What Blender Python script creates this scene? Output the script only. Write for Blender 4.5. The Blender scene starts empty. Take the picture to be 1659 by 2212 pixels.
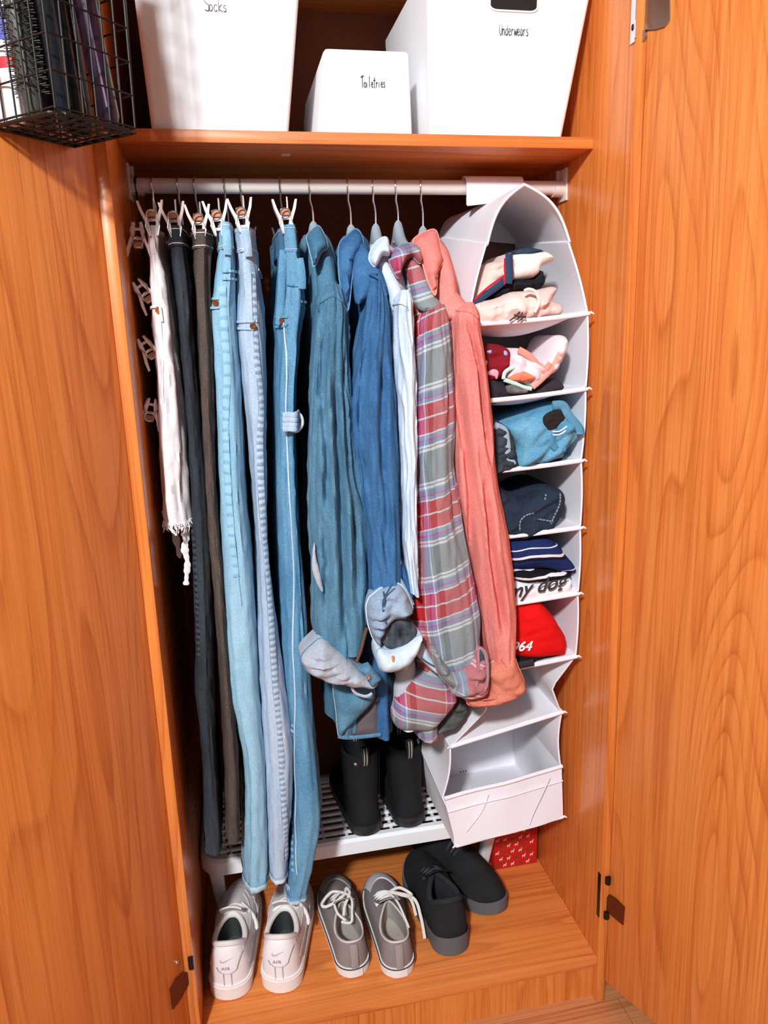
import bpy, bmesh, math, random
from mathutils import Vector, Matrix, noise
from mathutils.geometry import delaunay_2d_cdt
random.seed(4)
S = bpy.context.scene
COL = S.collection
pi = math.pi

# ------------------------------------------------------------------ camera
F, W_, H_ = 1625.42, 1659.0, 2212.0
CAM = Vector((-0.6585, -1.1944, 1.2712)); YAW, PIT, ROL = 0.1958, 0.2322, -0.0319
cf = Vector((math.sin(YAW)*math.cos(PIT), math.cos(YAW)*math.cos(PIT), -math.sin(PIT)))
cr0 = Vector((math.cos(YAW), -math.sin(YAW), 0)); cu0 = cr0.cross(cf)
cr = cr0*math.cos(ROL) + cu0*math.sin(ROL); cu = -cr0*math.sin(ROL) + cu0*math.cos(ROL)
cd = bpy.data.cameras.new('camera'); co = bpy.data.objects.new('camera', cd); COL.objects.link(co)
cd.sensor_fit = 'VERTICAL'; cd.sensor_height = 36.0; cd.sensor_width = 27.0; cd.lens = 36.0*F/H_
cd.clip_start = 0.02
m = Matrix.Identity(4)
for i in range(3):
    m[i][0] = cr[i]; m[i][1] = cu[i]; m[i][2] = -cf[i]; m[i][3] = CAM[i]
co.matrix_world = m
S.camera = co
# ------------------------------------------------------------------ light and exposure
wd = bpy.data.worlds.new('world'); S.world = wd; wd.use_nodes = True
wd.node_tree.nodes['Background'].inputs[0].default_value = (0.95, 0.96, 1.0, 1)
wd.node_tree.nodes['Background'].inputs[1].default_value = 0.10
LAMP = Vector((-1.52, -2.55, 2.70))
ld = bpy.data.lights.new('ceiling_bulb', 'POINT'); ld.energy = 520; ld.color = (0.92, 0.975, 1.0); ld.shadow_soft_size = 0.12
lo = bpy.data.objects.new('ceiling_bulb', ld); COL.objects.link(lo); lo.location = LAMP
S.view_settings.view_transform = 'Standard'; S.view_settings.look = 'None'
S.view_settings.exposure = 0.0; S.view_settings.gamma = 1.0; S.view_settings.use_curve_mapping = False

# ------------------------------------------------------------------ helpers
def ray(px, py):
    return cf + cr*((px-W_/2)/F) - cu*((py-H_/2)/F)
def at(px, py, Y):
    d = ray(px, py); return CAM + d*((Y-CAM.y)/d.y)
def atz(px, py, Z):
    d = ray(px, py); return CAM + d*((Z-CAM.z)/d.z)
def atp(px, py, p0, n):
    d = ray(px, py); return CAM + d*((p0-CAM).dot(n)/d.dot(n))
ORG = {}
def tag(o, label=None, cat=None, group=None, kind=None):
    if label: o['label'] = label
    if cat: o['category'] = cat
    if group: o['group'] = group
    if kind: o['kind'] = kind
    return o
def thing(name, label, cat, loc, group=None):
    o = bpy.data.objects.new(name, None); COL.objects.link(o); o.location = loc
    o.empty_display_size = 0.05
    ORG[o.name] = Vector(loc)
    return tag(o, label, cat, group)
class MB:
    def __init__(s): s.v = []; s.f = []; s.uv = []; s.hasuv = False
    def add(s, vs, fs, uvs=None):
        b = len(s.v); s.v += [Vector(p) for p in vs]; s.f += [tuple(i+b for i in f) for f in fs]
        if uvs: s.hasuv = True; s.uv += list(uvs)
        else: s.uv += [(0, 0)]*len(vs)
        return s
    def loft(s, loops, closed=True, cap0=True, cap1=True, uvs=None):
        n = len(loops[0]); fs = []
        for i in range(len(loops)-1):
            for j in range(n if closed else n-1):
                k = (j+1) % n
                fs.append((i*n+j, i*n+k, (i+1)*n+k, (i+1)*n+j))
        if closed and cap0: fs.append(tuple(reversed(range(n))))
        if closed and cap1: fs.append(tuple(range((len(loops)-1)*n, len(loops)*n)))
        s.add([p for l in loops for p in l], fs, [u for l in uvs for u in l] if uvs else None); return s
    def tube(s, path, r, seg=8, closed=False, flat=1.0, up=None, uvlen=False):
        path = [Vector(p) for p in path]; n = len(path); loops = []; uvs = []
        prev = None; L = 0
        for i in range(n):
            if closed: t = path[(i+1) % n]-path[i-1]
            else: t = path[min(i+1, n-1)]-path[max(i-1, 0)]
            if t.length < 1e-9: t = Vector((0, 0, 1))
            t.normalize()
            if up is not None: a = up[i] if isinstance(up, list) else Vector(up); a = a - t*a.dot(t)
            elif prev is None: a = t.orthogonal()
            else: a = prev - t*prev.dot(t)
            if a.length < 1e-6: a = t.orthogonal()
            a.normalize(); prev = a; b = t.cross(a)
            ri = r[i] if isinstance(r, (list, tuple)) else r
            loops.append([path[i] + (a*math.cos(2*pi*k/seg)*flat + b*math.sin(2*pi*k/seg))*ri for k in range(seg)])
            if i: L += (path[i]-path[i-1]).length
            uvs.append([(k/seg, L) for k in range(seg)])
        if closed: loops.append(loops[0]); uvs.append(uvs[0])
        return s.loft(loops, True, not closed, not closed, uvs)
    def box(s, lo, hi, mtx=None, bev=0.0):
        bm = bmesh.new(); bmesh.ops.create_cube(bm, size=1)
        lo, hi = Vector(lo), Vector(hi)
        for v in bm.verts: v.co = Vector((lo[i]+(v.co[i]+.5)*(hi[i]-lo[i]) for i in range(3)))
        if bev: bmesh.ops.bevel(bm, geom=bm.edges[:], offset=bev, segments=2, affect='EDGES', profile=0.5)
        bm.verts.index_update()
        s.add([(mtx @ v.co if mtx else v.co.copy()) for v in bm.verts], [tuple(v.index for v in f.verts) for f in bm.faces]); bm.free(); return s
    def prism(s, pts, nrm, th):
        nrm = Vector(nrm).normalized()*th; n = len(pts)
        a = [Vector(p) for p in pts]; b = [p+nrm for p in a]
        fs = [tuple(reversed(range(n))), tuple(range(n, 2*n))] + [(i, (i+1) % n, n+(i+1) % n, n+i) for i in range(n)]
        return s.add(a+b, fs)
    def ball(s, c, r, sc=(1, 1, 1), nu=12, nv=8, mtx=None):
        loops = []
        for i in range(nv+1):
            th = pi*i/nv; rr = max(math.sin(th), 0.02)
            l = [Vector((r*rr*math.cos(2*pi*k/nu)*sc[0], r*rr*math.sin(2*pi*k/nu)*sc[1], r*math.cos(th)*sc[2])) for k in range(nu)]
            loops.append([Vector(c)+(mtx @ p if mtx else p) for p in reversed(l)])
        return s.loft(loops)
    def build(s, name, mat, parent=None, smooth=True, sharp=40, label=None, cat=None, group=None, kind=None):
        me = bpy.data.meshes.new(name)
        vs = s.v
        if parent is not None: org = ORG[parent.name]
        else:
            xs = [p.x for p in vs]; ys = [p.y for p in vs]; zs = [p.z for p in vs]
            org = Vector(((min(xs)+max(xs))/2, (min(ys)+max(ys))/2, min(zs)))
        me.from_pydata([p-org for p in vs], [], s.f)
        if s.hasuv:
            ul = me.uv_layers.new(name='UVMap'); arr = []
            for lp in me.loops: arr += s.uv[lp.vertex_index]
            ul.data.foreach_set('uv', arr)
        for mm in (mat if isinstance(mat, (list, tuple)) else [mat]): me.materials.append(mm)
        bm = bmesh.new(); bm.from_mesh(me); bmesh.ops.recalc_face_normals(bm, faces=bm.faces[:]); bm.to_mesh(me); bm.free()
        if smooth:
            me.polygons.foreach_set('use_smooth', [True]*len(me.polygons))
            me.set_sharp_from_angle(angle=math.radians(sharp))
        me.update()
        o = bpy.data.objects.new(name, me); COL.objects.link(o)
        ORG[o.name] = org
        if parent is not None: o.parent = parent
        else: o.location = org
        return tag(o, label, cat, group, kind)
def subdiv(o, n=1):
    md = o.modifiers.new('smooth', 'SUBSURF'); md.levels = n; md.render_levels = n
def crom(pts, n, closed=False):
    pts = [Vector(p) for p in pts]; m_ = len(pts); out = []
    segs = m_ if closed else m_-1
    for i in range(n):
        t = i/(n if closed else n-1)*segs; k = min(int(t), segs-1); u = t-k
        g = (lambda q: pts[q % m_]) if closed else (lambda q: pts[max(0, min(m_-1, q))])
        p0, p1, p2, p3 = g(k-1), g(k), g(k+1), g(k+2)
        out.append(0.5*((2*p1)+(p2-p0)*u+(2*p0-5*p1+4*p2-p3)*u*u+(3*p1-p0-3*p2+p3)*u**3))
    return out
def nz(x, y, z): return noise.noise(Vector((x, y, z)))
def sp(c, e): return math.copysign(abs(c)**e, c)

class Loft:
    """hanging cloth tube: rows (z, cx, half width, y centre, half depth)"""
    def __init__(s, rows, n=2.4, seed=0.0, A=0.004, wr=0.0, wf=16.0, sw=0.0, cre=()):
        s.r = sorted([tuple(r) for r in rows], key=lambda r: -r[0]); s.e = 2.0/n; s.seed = seed; s.A = A; s.wr = wr; s.wf = wf; s.sw = sw
        s.z0, s.z1 = s.r[0][0], s.r[-1][0]
        s.cre = [([(p.z, p.x) for p in [at(a, b, .03) for a, b in pl]], dp, w) for pl, dp, w in cre]
    def par(s, z):
        r = s.r
        if z >= r[0][0]: return r[0][1:]
        if z <= r[-1][0]: return r[-1][1:]
        for i in range(len(r)-1):
            if r[i+1][0] <= z <= r[i][0]:
                u = (r[i][0]-z)/max(r[i][0]-r[i+1][0], 1e-9)
                a = r[max(i-1, 0)]; b = r[i]; c = r[i+1]; d = r[min(i+2, len(r)-1)]
                o = []
                for k in range(1, 5):
                    h = b[0]-c[0]
                    ml = (c[k]-a[k])/max(a[0]-c[0], 1e-9)*h; mr = (d[k]-b[k])/max(b[0]-d[0], 1e-9)*h
                    o.append((2*u**3-3*u*u+1)*b[k]+(u**3-2*u*u+u)*ml+(-2*u**3+3*u*u)*c[k]+(u**3-u*u)*mr)
                return o
    def pt(s, a, z, off=0.0):
        cx, hw, yc, hd = s.par(z); c, q = math.cos(a), math.sin(a); sd = s.seed
        d = s.A*(1.1*nz(c*2.2+sd, q*2.2, z*1.6+sd)+0.7*nz(c*5+sd, q*5+3, z*2.5))
        if s.wr:
            w = nz(c*3+sd*3, q*3+z*s.wf*.5, z*s.wf); d += s.wr*(0.5-abs(w)*2.0)
        sw = s.sw*math.sin(z*9+sd)
        x = cx+sw+(max(hw, .002)+d+off)*sp(c, s.e); y = yc+(max(hd, .004)+d+off)*sp(q, s.e)
        if q < .3:
            for pl, dp, w in s.cre:
                if pl[-1][0] < z < pl[0][0]:
                    for i in range(len(pl)-1):
                        if pl[i+1][0] <= z <= pl[i][0]:
                            u = (pl[i][0]-z)/(pl[i][0]-pl[i+1][0]); xc = pl[i][1]+(pl[i+1][1]-pl[i][1])*u; break
                    f = min(1, (pl[0][0]-z)/.05, (z-pl[-1][0])/.05); e = (x-xc)/w
                    y += f*dp*(math.exp(-e*e)-.35*math.exp(-((e-1.8)**2))-.35*math.exp(-((e+1.8)**2)))
        return Vector((x, y, z))
    def mesh(s, mb, nu=44, nv=90, z0=None, z1=None, off=0.0, caps=True, inner=True, dz=None):
        z0 = s.z0 if z0 is None else z0; z1 = s.z1 if z1 is None else z1
        loops = []; uvs = []
        for i in range(nv):
            z = z0+(z1-z0)*i/(nv-1); L = []; U = []; acc = 0; pv = None
            for k in range(nu+1):
                a = pi/2+2*pi*k/nu
                p = s.pt(a, z, off)
                if dz and i > nv*.6: p.z += dz(a)*((i/(nv-1)-.6)/.4)
                if pv: acc += (p-pv).length
                pv = p; L.append(p); U.append(acc)
            mid = U[nu//2]
            loops.append(L); uvs.append([(u-mid, z) for u in U])
        cx, hw, yc, hd = s.par(z1)
        if inner:
            last = loops[-1]; c = Vector((cx, yc, z1))
            l2 = [p.lerp(Vector((c.x, c.y, p.z)), .14) for p in last]; l3 = [p+Vector((0, 0, .03)) for p in l2]
            loops += [l2, l3]; uvs += [uvs[-1], uvs[-1]]
        if caps:
            first = loops[0]; cx, hw, yc, hd = s.par(z0); c = Vector((cx, yc, z0))
            loops = [[p.lerp(Vector((c.x, c.y, p.z+.001)), .5) for p in first]]+loops; uvs = [uvs[0]]+uvs
        mb.loft(loops, False, uvs=uvs)
        n = nu+1
        b = len(mb.v)-len(loops)*n
        if caps: mb.f.append(tuple(range(b+nu-1, b-1, -1)))
        mb.f.append(tuple(range(b+(len(loops)-1)*n, b+(len(loops)-1)*n+nu)))
        return mb
    def ang(s, x, z):
        cx, hw, yc, hd = s.par(z); q = max(-.97, min(.97, (x-cx)/max(hw, .003)))
        return -math.acos(math.copysign(abs(q)**(1/s.e), q))
    def line(s, pxs, Y, off=0.001, n=60):
        w = [at(a, b, Y) for a, b in pxs]; w = crom(w, n)
        return [s.pt(s.ang(p.x, p.z), p.z, off) for p in w]
    def nrm(s, p):
        cx, hw, yc, hd = s.par(p.z)
        v = Vector(((p.x-cx)/max(hw, .003)**1.3, (p.y-yc)/max(hd, .004)**1.3, 0)); return v.normalized()

def pxrows(rows, Y, yc, hd):
    out = []
    for r in rows:
        py, l, rr = r[:3]; Yr = r[3] if len(r) > 3 else None
        yy = Y if Yr is None else Yr
        a = at(l, py, yy); b = at(rr, py, yy)
        h = r[4] if len(r) > 4 else hd
        out.append(((a.z+b.z)/2, (a.x+b.x)/2, (b.x-a.x)/2, (yc if Yr is None else Yr), h))
    return out

def inside(p, poly):
    c = False; n = len(poly); j = n-1
    for i in range(n):
        a, b = poly[i], poly[j]
        if (a[1] > p[1]) != (b[1] > p[1]) and p[0] < (b[0]-a[0])*(p[1]-a[1])/(b[1]-a[1])+a[0]: c = not c
        j = i
    return c
def dseg(p, poly):
    best = 9
    n = len(poly)
    for i in range(n):
        a = poly[i]; b = poly[(i+1) % n]; dx, dy = b[0]-a[0], b[1]-a[1]
        l = dx*dx+dy*dy; t = 0 if l < 1e-12 else max(0, min(1, ((p[0]-a[0])*dx+(p[1]-a[1])*dy)/l))
        best = min(best, math.hypot(p[0]-a[0]-t*dx, p[1]-a[1]-t*dy))
    return best
def pillow(mb, outline, Y, bulge=.03, depth=.1, seed=0., wr=.004, wf=30., R=None, shell=False, smooth=True, tilt=0.0, rot=0.0, nout=56, ynoise=0.0, grid=17.):
    """puffed piece of cloth: smooth outline in the plane y=Y, front bulging to the viewer, back closed at Y+depth"""
    w = [at(a, b, Y) for a, b in outline]
    if tilt:
        mz0 = (max(p.z for p in w)+min(p.z for p in w))/2
        for _ in range(3): w = [at(a, b, Y+tilt*(p.z-mz0)) for (a, b), p in zip(outline, w)]
    w = crom(w, nout, True) if smooth else w
    if not smooth:
        w2 = []
        for i in range(len(w)):
            a, b = w[i], w[(i+1) % len(w)]; k = max(1, int(nout/len(w)))
            w2 += [a.lerp(b, q/k) for q in range(k)]
        w = w2
    poly = [(p.x, p.z) for p in w]; n = len(poly)
    xs = [p[0] for p in poly]; zs = [p[1] for p in poly]; size = max(max(xs)-min(xs), max(zs)-min(zs))
    st = size/grid; pts = [Vector(p) for p in poly]
    x = min(xs)+st/2; row = 0
    while x < max(xs):
        z = min(zs)+(st/2 if row % 2 else st/4)
        while z < max(zs):
            if inside((x, z), poly) and dseg((x, z), poly) > st*.42: pts.append(Vector((x, z)))
            z += st
        x += st*.9; row += 1
    vo, eo, fo, _, _, _ = delaunay_2d_cdt(pts, [(i, (i+1) % n) for i in range(n)], [list(range(n))], 1, 1e-7)
    mz = mz0 if tilt else 0; RR = R or size*.22; ca, sa = math.cos(rot), math.sin(rot)
    front = []
    for v in vo:
        d = min(1, dseg((v.x, v.y), poly)/RR); pr = math.sqrt(max(0, 1-(1-d)**2))
        u, q = v.x*ca+v.y*sa, -v.x*sa+v.y*ca
        wn = (0.5-abs(nz(u*wf*.35+seed, q*wf+seed, seed))*2.2)+.5*nz(u*wf*1.2, q*wf*1.6, seed+4)
        front.append(Vector((v.x, Y+tilt*(v.y-mz)-bulge*pr+wr*wn*(.25+.75*pr)+ynoise*nz(v.x*9+seed, v.y*9, seed), v.y)))
    mb.bnd = front[:n]
    fs = [tuple(f) for f in fo]; uv = [(p.x, p.z) for p in front]; nv_ = len(front)
    cnt = {}
    for f in fs:
        for i in range(len(f)):
            e = (f[i], f[(i+1) % len(f)]); cnt[e] = 1
    bnd = [e for e in cnt if (e[1], e[0]) not in cnt]
    if shell:
        back = [p+Vector((0, depth, 0)) for p in front]
        fs2 = [tuple(reversed([i+nv_ for i in f])) for f in fs]
        side = [(e[1], e[0], e[0]+nv_, e[1]+nv_) for e in bnd]
        mb.add(front+back, fs+fs2+side, uv+uv)
    else:
        cen = Vector((sum(xs)/n, 0, sum(zs)/n)); idx = {}; ring = []
        for e in bnd:
            for i in e:
                if i not in idx: idx[i] = len(ring)+nv_; ring.append(Vector((front[i].x, Y+depth, front[i].z)))
        side = [(e[1], e[0], idx[e[0]], idx[e[1]]) for e in bnd]
        nxt = {e[0]: e[1] for e in bnd}; st_ = bnd[0][0]; loop = [st_]; k = nxt[st_]
        while k != st_ and len(loop) <= len(bnd): loop.append(k); k = nxt[k]
        mb.add(front+ring, fs+side+[tuple(idx[i] for i in reversed(loop))], uv+[(p.x, p.z) for p in ring])
    return mb
def crop(x0, y0, sc):
    return lambda *p: [(x0+a*sc, y0+b*sc) for a, b in p]
cA = crop(240, 340, .2773); cB = crop(260, 860, .2893); cC = crop(360, 1440, .3617)
cD = crop(580, 360, .2893); cE = crop(620, 1050, .3255); cF = crop(930, 360, .2441); cG = crop(1000, 820, .2804)

# ------------------------------------------------------------------ materials
def lin(c):
    if isinstance(c, str): c = tuple(int(c[i:i+2], 16)/255 for i in (0, 2, 4))
    elif max(c) > 1.01: c = tuple(k/255 for k in c)
    return tuple((k/12.92 if k <= .04045 else ((k+.055)/1.055)**2.4) for k in c)+(1,)
class NG:
    def __init__(s, name):
        s.m = bpy.data.materials.new(name); s.m.use_nodes = True; s.t = s.m.node_tree; s.t.nodes.clear()
        s.o = s.t.nodes.new('ShaderNodeOutputMaterial'); s.b = s.t.nodes.new('ShaderNodeBsdfPrincipled')
        s.t.links.new(s.b.outputs[0], s.o.inputs[0])
    def n(s, typ, ins={}, **kw):
        k = s.t.nodes.new('ShaderNode'+typ)
        for a, v in kw.items(): setattr(k, a, v)
        for a, v in ins.items(): s.set(k.inputs[a], v)
        return k
    def set(s, sock, v):
        if hasattr(v, 'is_output'): s.t.links.new(v, sock)
        else: sock.default_value = v
    def co(s, kind='Object'): return s.n('TexCoord').outputs[kind]
    def mp(s, v, sc=(1, 1, 1), loc=(0, 0, 0), rot=(0, 0, 0)): return s.n('Mapping', {'Vector': v, 'Scale': sc, 'Location': loc, 'Rotation': rot}).outputs[0]
    def ns(s, v, scale=1, det=2, rough=.5, dist=0): return s.n('TexNoise', {'Vector': v, 'Scale': scale, 'Detail': det, 'Roughness': rough, 'Distortion': dist}).outputs['Fac']
    def ma(s, op, a, b=0.0, c=None):
        k = s.n('Math', {0: a, 1: b}, operation=op)
        if c is not None: s.set(k.inputs[2], c)
        return k.outputs[0]
    def rp(s, f, stops, interp='LINEAR'):
        k = s.n('ValToRGB', {0: f}); e = k.color_ramp.elements; k.color_ramp.interpolation = interp
        while len(e) > 1: e.remove(e[0])
        e[0].position = stops[0][0]; e[0].color = stops[0][1]
        for p, c in stops[1:]:
            q = e.new(p); q.color = c
        return k.outputs[0]
    def gr(s, f, stops, interp='LINEAR'): return s.rp(f, [(p, (v, v, v, 1)) for p, v in stops], interp)
    def mx(s, f, a, b, blend='MIX'):
        k = s.n('Mix', data_type='RGBA', blend_type=blend)
        s.set(k.inputs[0], f); s.set(k.inputs[6], a); s.set(k.inputs[7], b); return k.outputs[2]
    def sep(s, v):
        k = s.n('SeparateXYZ', {0: v}); return k.outputs
    def bump(s, h, st=.3, d=.001): return s.n('Bump', {'Height': h, 'Strength': st, 'Distance': d}).outputs[0]
    def fin(s, col, rough=.8, nrm=None, metal=0.0, spec=.5, sheen=0.0, coat=0.0, **kw):
        s.set(s.b.inputs['Base Color'], col); s.set(s.b.inputs['Roughness'], rough); s.set(s.b.inputs['Metallic'], metal)
        s.set(s.b.inputs['Specular IOR Level'], spec)
        if sheen: s.set(s.b.inputs['Sheen Weight'], sheen)
        if coat: s.set(s.b.inputs['Coat Weight'], coat); s.set(s.b.inputs['Coat Roughness'], .12)
        if nrm is not None: s.set(s.b.inputs['Normal'], nrm)
        for k, v in kw.items(): s.set(s.b.inputs[k.replace('_', ' ')], v)
        return s.m
def wood(name, light, mid, dark, axis='Z', seed=0.0, gloss=.38, ring=11.0, sc=(7.0, .9), coat=.0):
    g = NG(name); v = g.co('Object')
    if axis == 'Z': a = (sc[0], sc[0], sc[1]); st = (330, 330, 5); md = (60, 60, 2.2)
    else: a = (sc[1], sc[0], sc[0]); st = (5, 330, 330); md = (2.2, 60, 60)
    n1 = g.ns(g.mp(v, a, (seed, seed*2.3, seed*1.7)), 1, 1.2, .35, .15)
    r = g.ma('FRACT', g.ma('MULTIPLY', n1, ring))
    line = g.gr(r, [(0, .0), (.5, .04), (.78, .4), (.92, .95), (1, 0)])
    patch = g.ns(g.mp(v, md, (seed, 1, 2)), 1, 3, .6)
    fine = g.ns(g.mp(v, st, (seed, 0, 0)), 1, 3, .65)
    brk = g.gr(g.ns(g.mp(v, tuple(q*.5 for q in md), (2, seed, 5)), 1, 3, .7), [(.32, .25), (.62, 1)])
    pores = g.gr(fine, [(.38, 1), (.5, 0)])
    st2 = tuple(q*.42 if q > 100 else q*.30 for q in st)
    vein = g.gr(g.ns(g.mp(v, st2, (seed+3, 2, seed)), 1, 2, .55), [(.42, 1), (.5, 0)])
    c = g.mx(g.gr(patch, [(.3, 0), (.72, 1)]), lin(light), lin(mid))
    c = g.mx(g.ma('MULTIPLY', g.ma('MULTIPLY', line, brk), .7), c, lin(dark))
    c = g.mx(g.ma('MULTIPLY', g.ma('MULTIPLY', vein, brk), .42), c, lin(dark))
    c = g.mx(g.ma('MULTIPLY', pores, g.ma('MULTIPLY_ADD', line, .45, .20)), c, lin(dark))
    return g.fin(c, g.ma('MULTIPLY_ADD', fine, .12, gloss-.06), g.bump(fine, .05, .0006), spec=.5, coat=coat)
def denim(name, light, dark, seed=0.0, fade=4.0, streak=.35, sheen=.0, lo=.3, hi=.7):
    g = NG(name); v = g.co('Object')
    f1 = g.ns(g.mp(v, (1.3, 1.3, .45), (seed, seed, 0)), fade*2.6, 4, .6)
    f2 = g.ns(g.mp(v, (170, 170, 16), (seed, 0, 0)), 1, 3, .65)
    f3 = g.ns(v, 520, 3, .7); f4 = g.ns(g.mp(v, (1, 1, .5), (0, seed, 0)), 70, 3, .6)
    c = g.mx(g.gr(f1, [(lo, 0), (hi, 1)]), lin(dark), lin(light))
    c = g.mx(g.ma('MULTIPLY', g.gr(f2, [(.35, 0), (.7, 1)]), streak), c, lin(dark))
    c = g.mx(g.ma('MULTIPLY', g.gr(f4, [(.52, 0), (.72, 1)]), .35), c, lin(light))
    c = g.mx(.45, c, g.gr(f3, [(.28, .0), (.72, 1.0)]), 'SOFT_LIGHT')
    return g.fin(c, .9, g.bump(g.ma('MULTIPLY_ADD', f4, 2.5, f3), .5, .0012), spec=.2, sheen=sheen)
def cloth(name, col, col2=None, seed=0.0, bump=.25, sheen=0.0, sc=500, big=9.0):
    g = NG(name); v = g.co('Object'); f3 = g.ns(v, sc, 2, .6); f1 = g.ns(g.mp(v, (1, 1, .6), (seed, 0, 0)), big, 3, .5)
    c = g.mx(g.gr(f1, [(.35, 0), (.68, 1)]), lin(col), lin(col2 or col))
    c = g.mx(.15, c, g.gr(f3, [(.3, .1), (.7, 1)]), 'SOFT_LIGHT')
    return g.fin(c, .92, g.bump(f3, bump, .0006), spec=.15, sheen=sheen)
def plain(name, col, rough=.5, metal=0.0, spec=.5, nb=0.0, sc=200, coat=0.0):
    g = NG(name); v = g.co('Object'); f = g.ns(v, sc, 3, .6)
    c = g.mx(g.gr(f, [(.3, 0), (.75, .18)]), lin(col), (0.5, 0.5, 0.5, 1), 'SOFT_LIGHT')
    return g.fin(c, rough, g.bump(f, nb, .0006) if nb else None, metal, spec, coat=coat)
M = {}
M['panel'] = wood('oak_veneer_panel', 'E58A44', 'DC7A34', 'B0521C', 'Z', 1.3, .27, 16, (9, .5))
M['door_r'] = wood('oak_veneer_right_door', 'E88E48', 'DF7E36', 'B8581E', 'Z', 4.1, .42, 27, (6.5, .62))
M['door_l'] = wood('oak_veneer_left_door', 'E88E48', 'DF7E36', 'B8581E', 'Z', 7.7, .42, 22, (6.5, .6))
M['board'] = wood('oak_veneer_board', 'E58A48', 'DA7A38', 'B45A24', 'X', 2.2, .42, 14, (9, .6))
M['shelf'] = wood('oak_veneer_shelf', 'E58A44', 'DA7834', 'B0541E', 'X', 9.2, .45, 12, (9, .6))
M['back'] = cloth('brown_back_board', '86503A', '764430', bump=.1, sc=260)
M['floor'] = wood('laminate_plank', 'D08A5C', 'C07444', '96522C', 'X', 12.2, .4, 12, (9, .7))
M['wall'] = cloth('room_wall_paint', '5E6468', bump=.1, sc=120)
M['white'] = plain('white_plastic', 'F4F4F6', .45, spec=.4)
M['box'] = plain('white_box_plastic', 'F6F6F8', .6, spec=.3)
M['dark_gap'] = plain('dark_interior', '1A1210', .9)
M['ink'] = plain('pen_ink', '303238', .7)
M['inkbr'] = plain('brown_ink', '6A5850', .7)
M['rail'] = plain('cream_enamel_rail', 'E8DCD4', .3, spec=.6)
M['bracket'] = plain('beige_plastic_bracket', 'E6D8D0', .45)
M['chrome'] = plain('chrome_wire', 'D8D8DA', .2, 1.0)
M['steel'] = plain('worn_nickel', 'B0A89C', .32, 1.0, nb=.1)
M['brass'] = plain('dark_bronze_plate', '6A3018', .45, .6)
M['black_metal'] = plain('black_metal', '120E10', .4, .3)
M['wire'] = plain('black_wire', '14100F', .45, .2)
M['clip'] = plain('blush_plastic_clip', 'F6E6DE', .4, spec=.5)
M['grey_hanger'] = plain('grey_velvet_hanger', '97A2AC', .8)
M['copper'] = plain('copper_rivet', 'B87448', .35, .8)
M['silver'] = plain('silver_button', 'C8CACC', .3, .9)
M['fabric_white'] = cloth('white_nonwoven', 'F2EEF4', 'EEEAF0', bump=.2, sc=420)
M['thread'] = cloth('pale_thread', 'E8EEF4')
M['thread_d'] = cloth('blue_shadow_thread', '3A5C78')
M['orange_thread'] = cloth('orange_thread', 'E0905A')

# ------------------------------------------------------------------ room
def room():
    fl = bpy.data.objects.new('floor', None); COL.objects.link(fl); fl['kind'] = 'structure'; fl.location = (-.4, -.6, -.117); ORG['floor'] = Vector(fl.location)
    b = MB(); b.box((-2.6, -3.6, -.160), (1.9, .62, -.1185)); b.build('subfloor', M['dark_gap'], fl)
    y = .60; k = 0
    while y > -1.2:
        x = -2.6 - (k*.37 % .9); j = 0
        while x < 1.9:
            x1 = min(x+.9, 1.9); x0 = max(x, -2.6)
            if x1-x0 > .02 and -2.0 < (x0+x1)/2 < 1.4:
                mb = MB(); mb.box((x0+.0006, y-.1188, -.1185), (x1-.0006, y-.0006, -.112), bev=.001); mb.build('plank', M['floor'], fl, False)
            x += .9; j += 1
        y -= .12; k += 1
    mb = MB(); mb.box((-2.6, -3.6, -.1185), (1.9, -1.2006, -.112)); mb.build('plank_field', M['floor'], fl, False, kind='stuff')
    for nm, lo_, hi_ in (('wall_back', (-2.6, .60, -.16), (1.9, .66, 2.85)), ('wall_left', (-2.66, -3.6, -.16), (-2.6, .66, 2.85)),
                         ('wall_right', (1.9, -3.6, -.16), (1.96, .66, 2.85)), ('wall_front', (-2.66, -3.66, -.16), (1.96, -3.6, 2.85)),
                         ('ceiling', (-2.66, -3.66, 2.85), (1.96, .66, 2.91))):
        mb = MB(); mb.box(lo_, hi_); mb.build(nm, M['wall'], None, False, kind='structure')
    mb = MB(); mb.loft([[Vector((LAMP.x+r*math.cos(2*pi*k/32), LAMP.y+r*math.sin(2*pi*k/32), z)) for k in range(32)] for r, z in ((.15, 2.8495), (.16, 2.84), (.15, 2.828), (.05, 2.822), (.03, 2.805))])
    t = thing('ceiling_lamp', 'round white ceiling lamp base above the open wardrobe', 'lamp', (LAMP.x, LAMP.y, 2.805))
    mb.build('mount', M['white'], t)
room()

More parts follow.
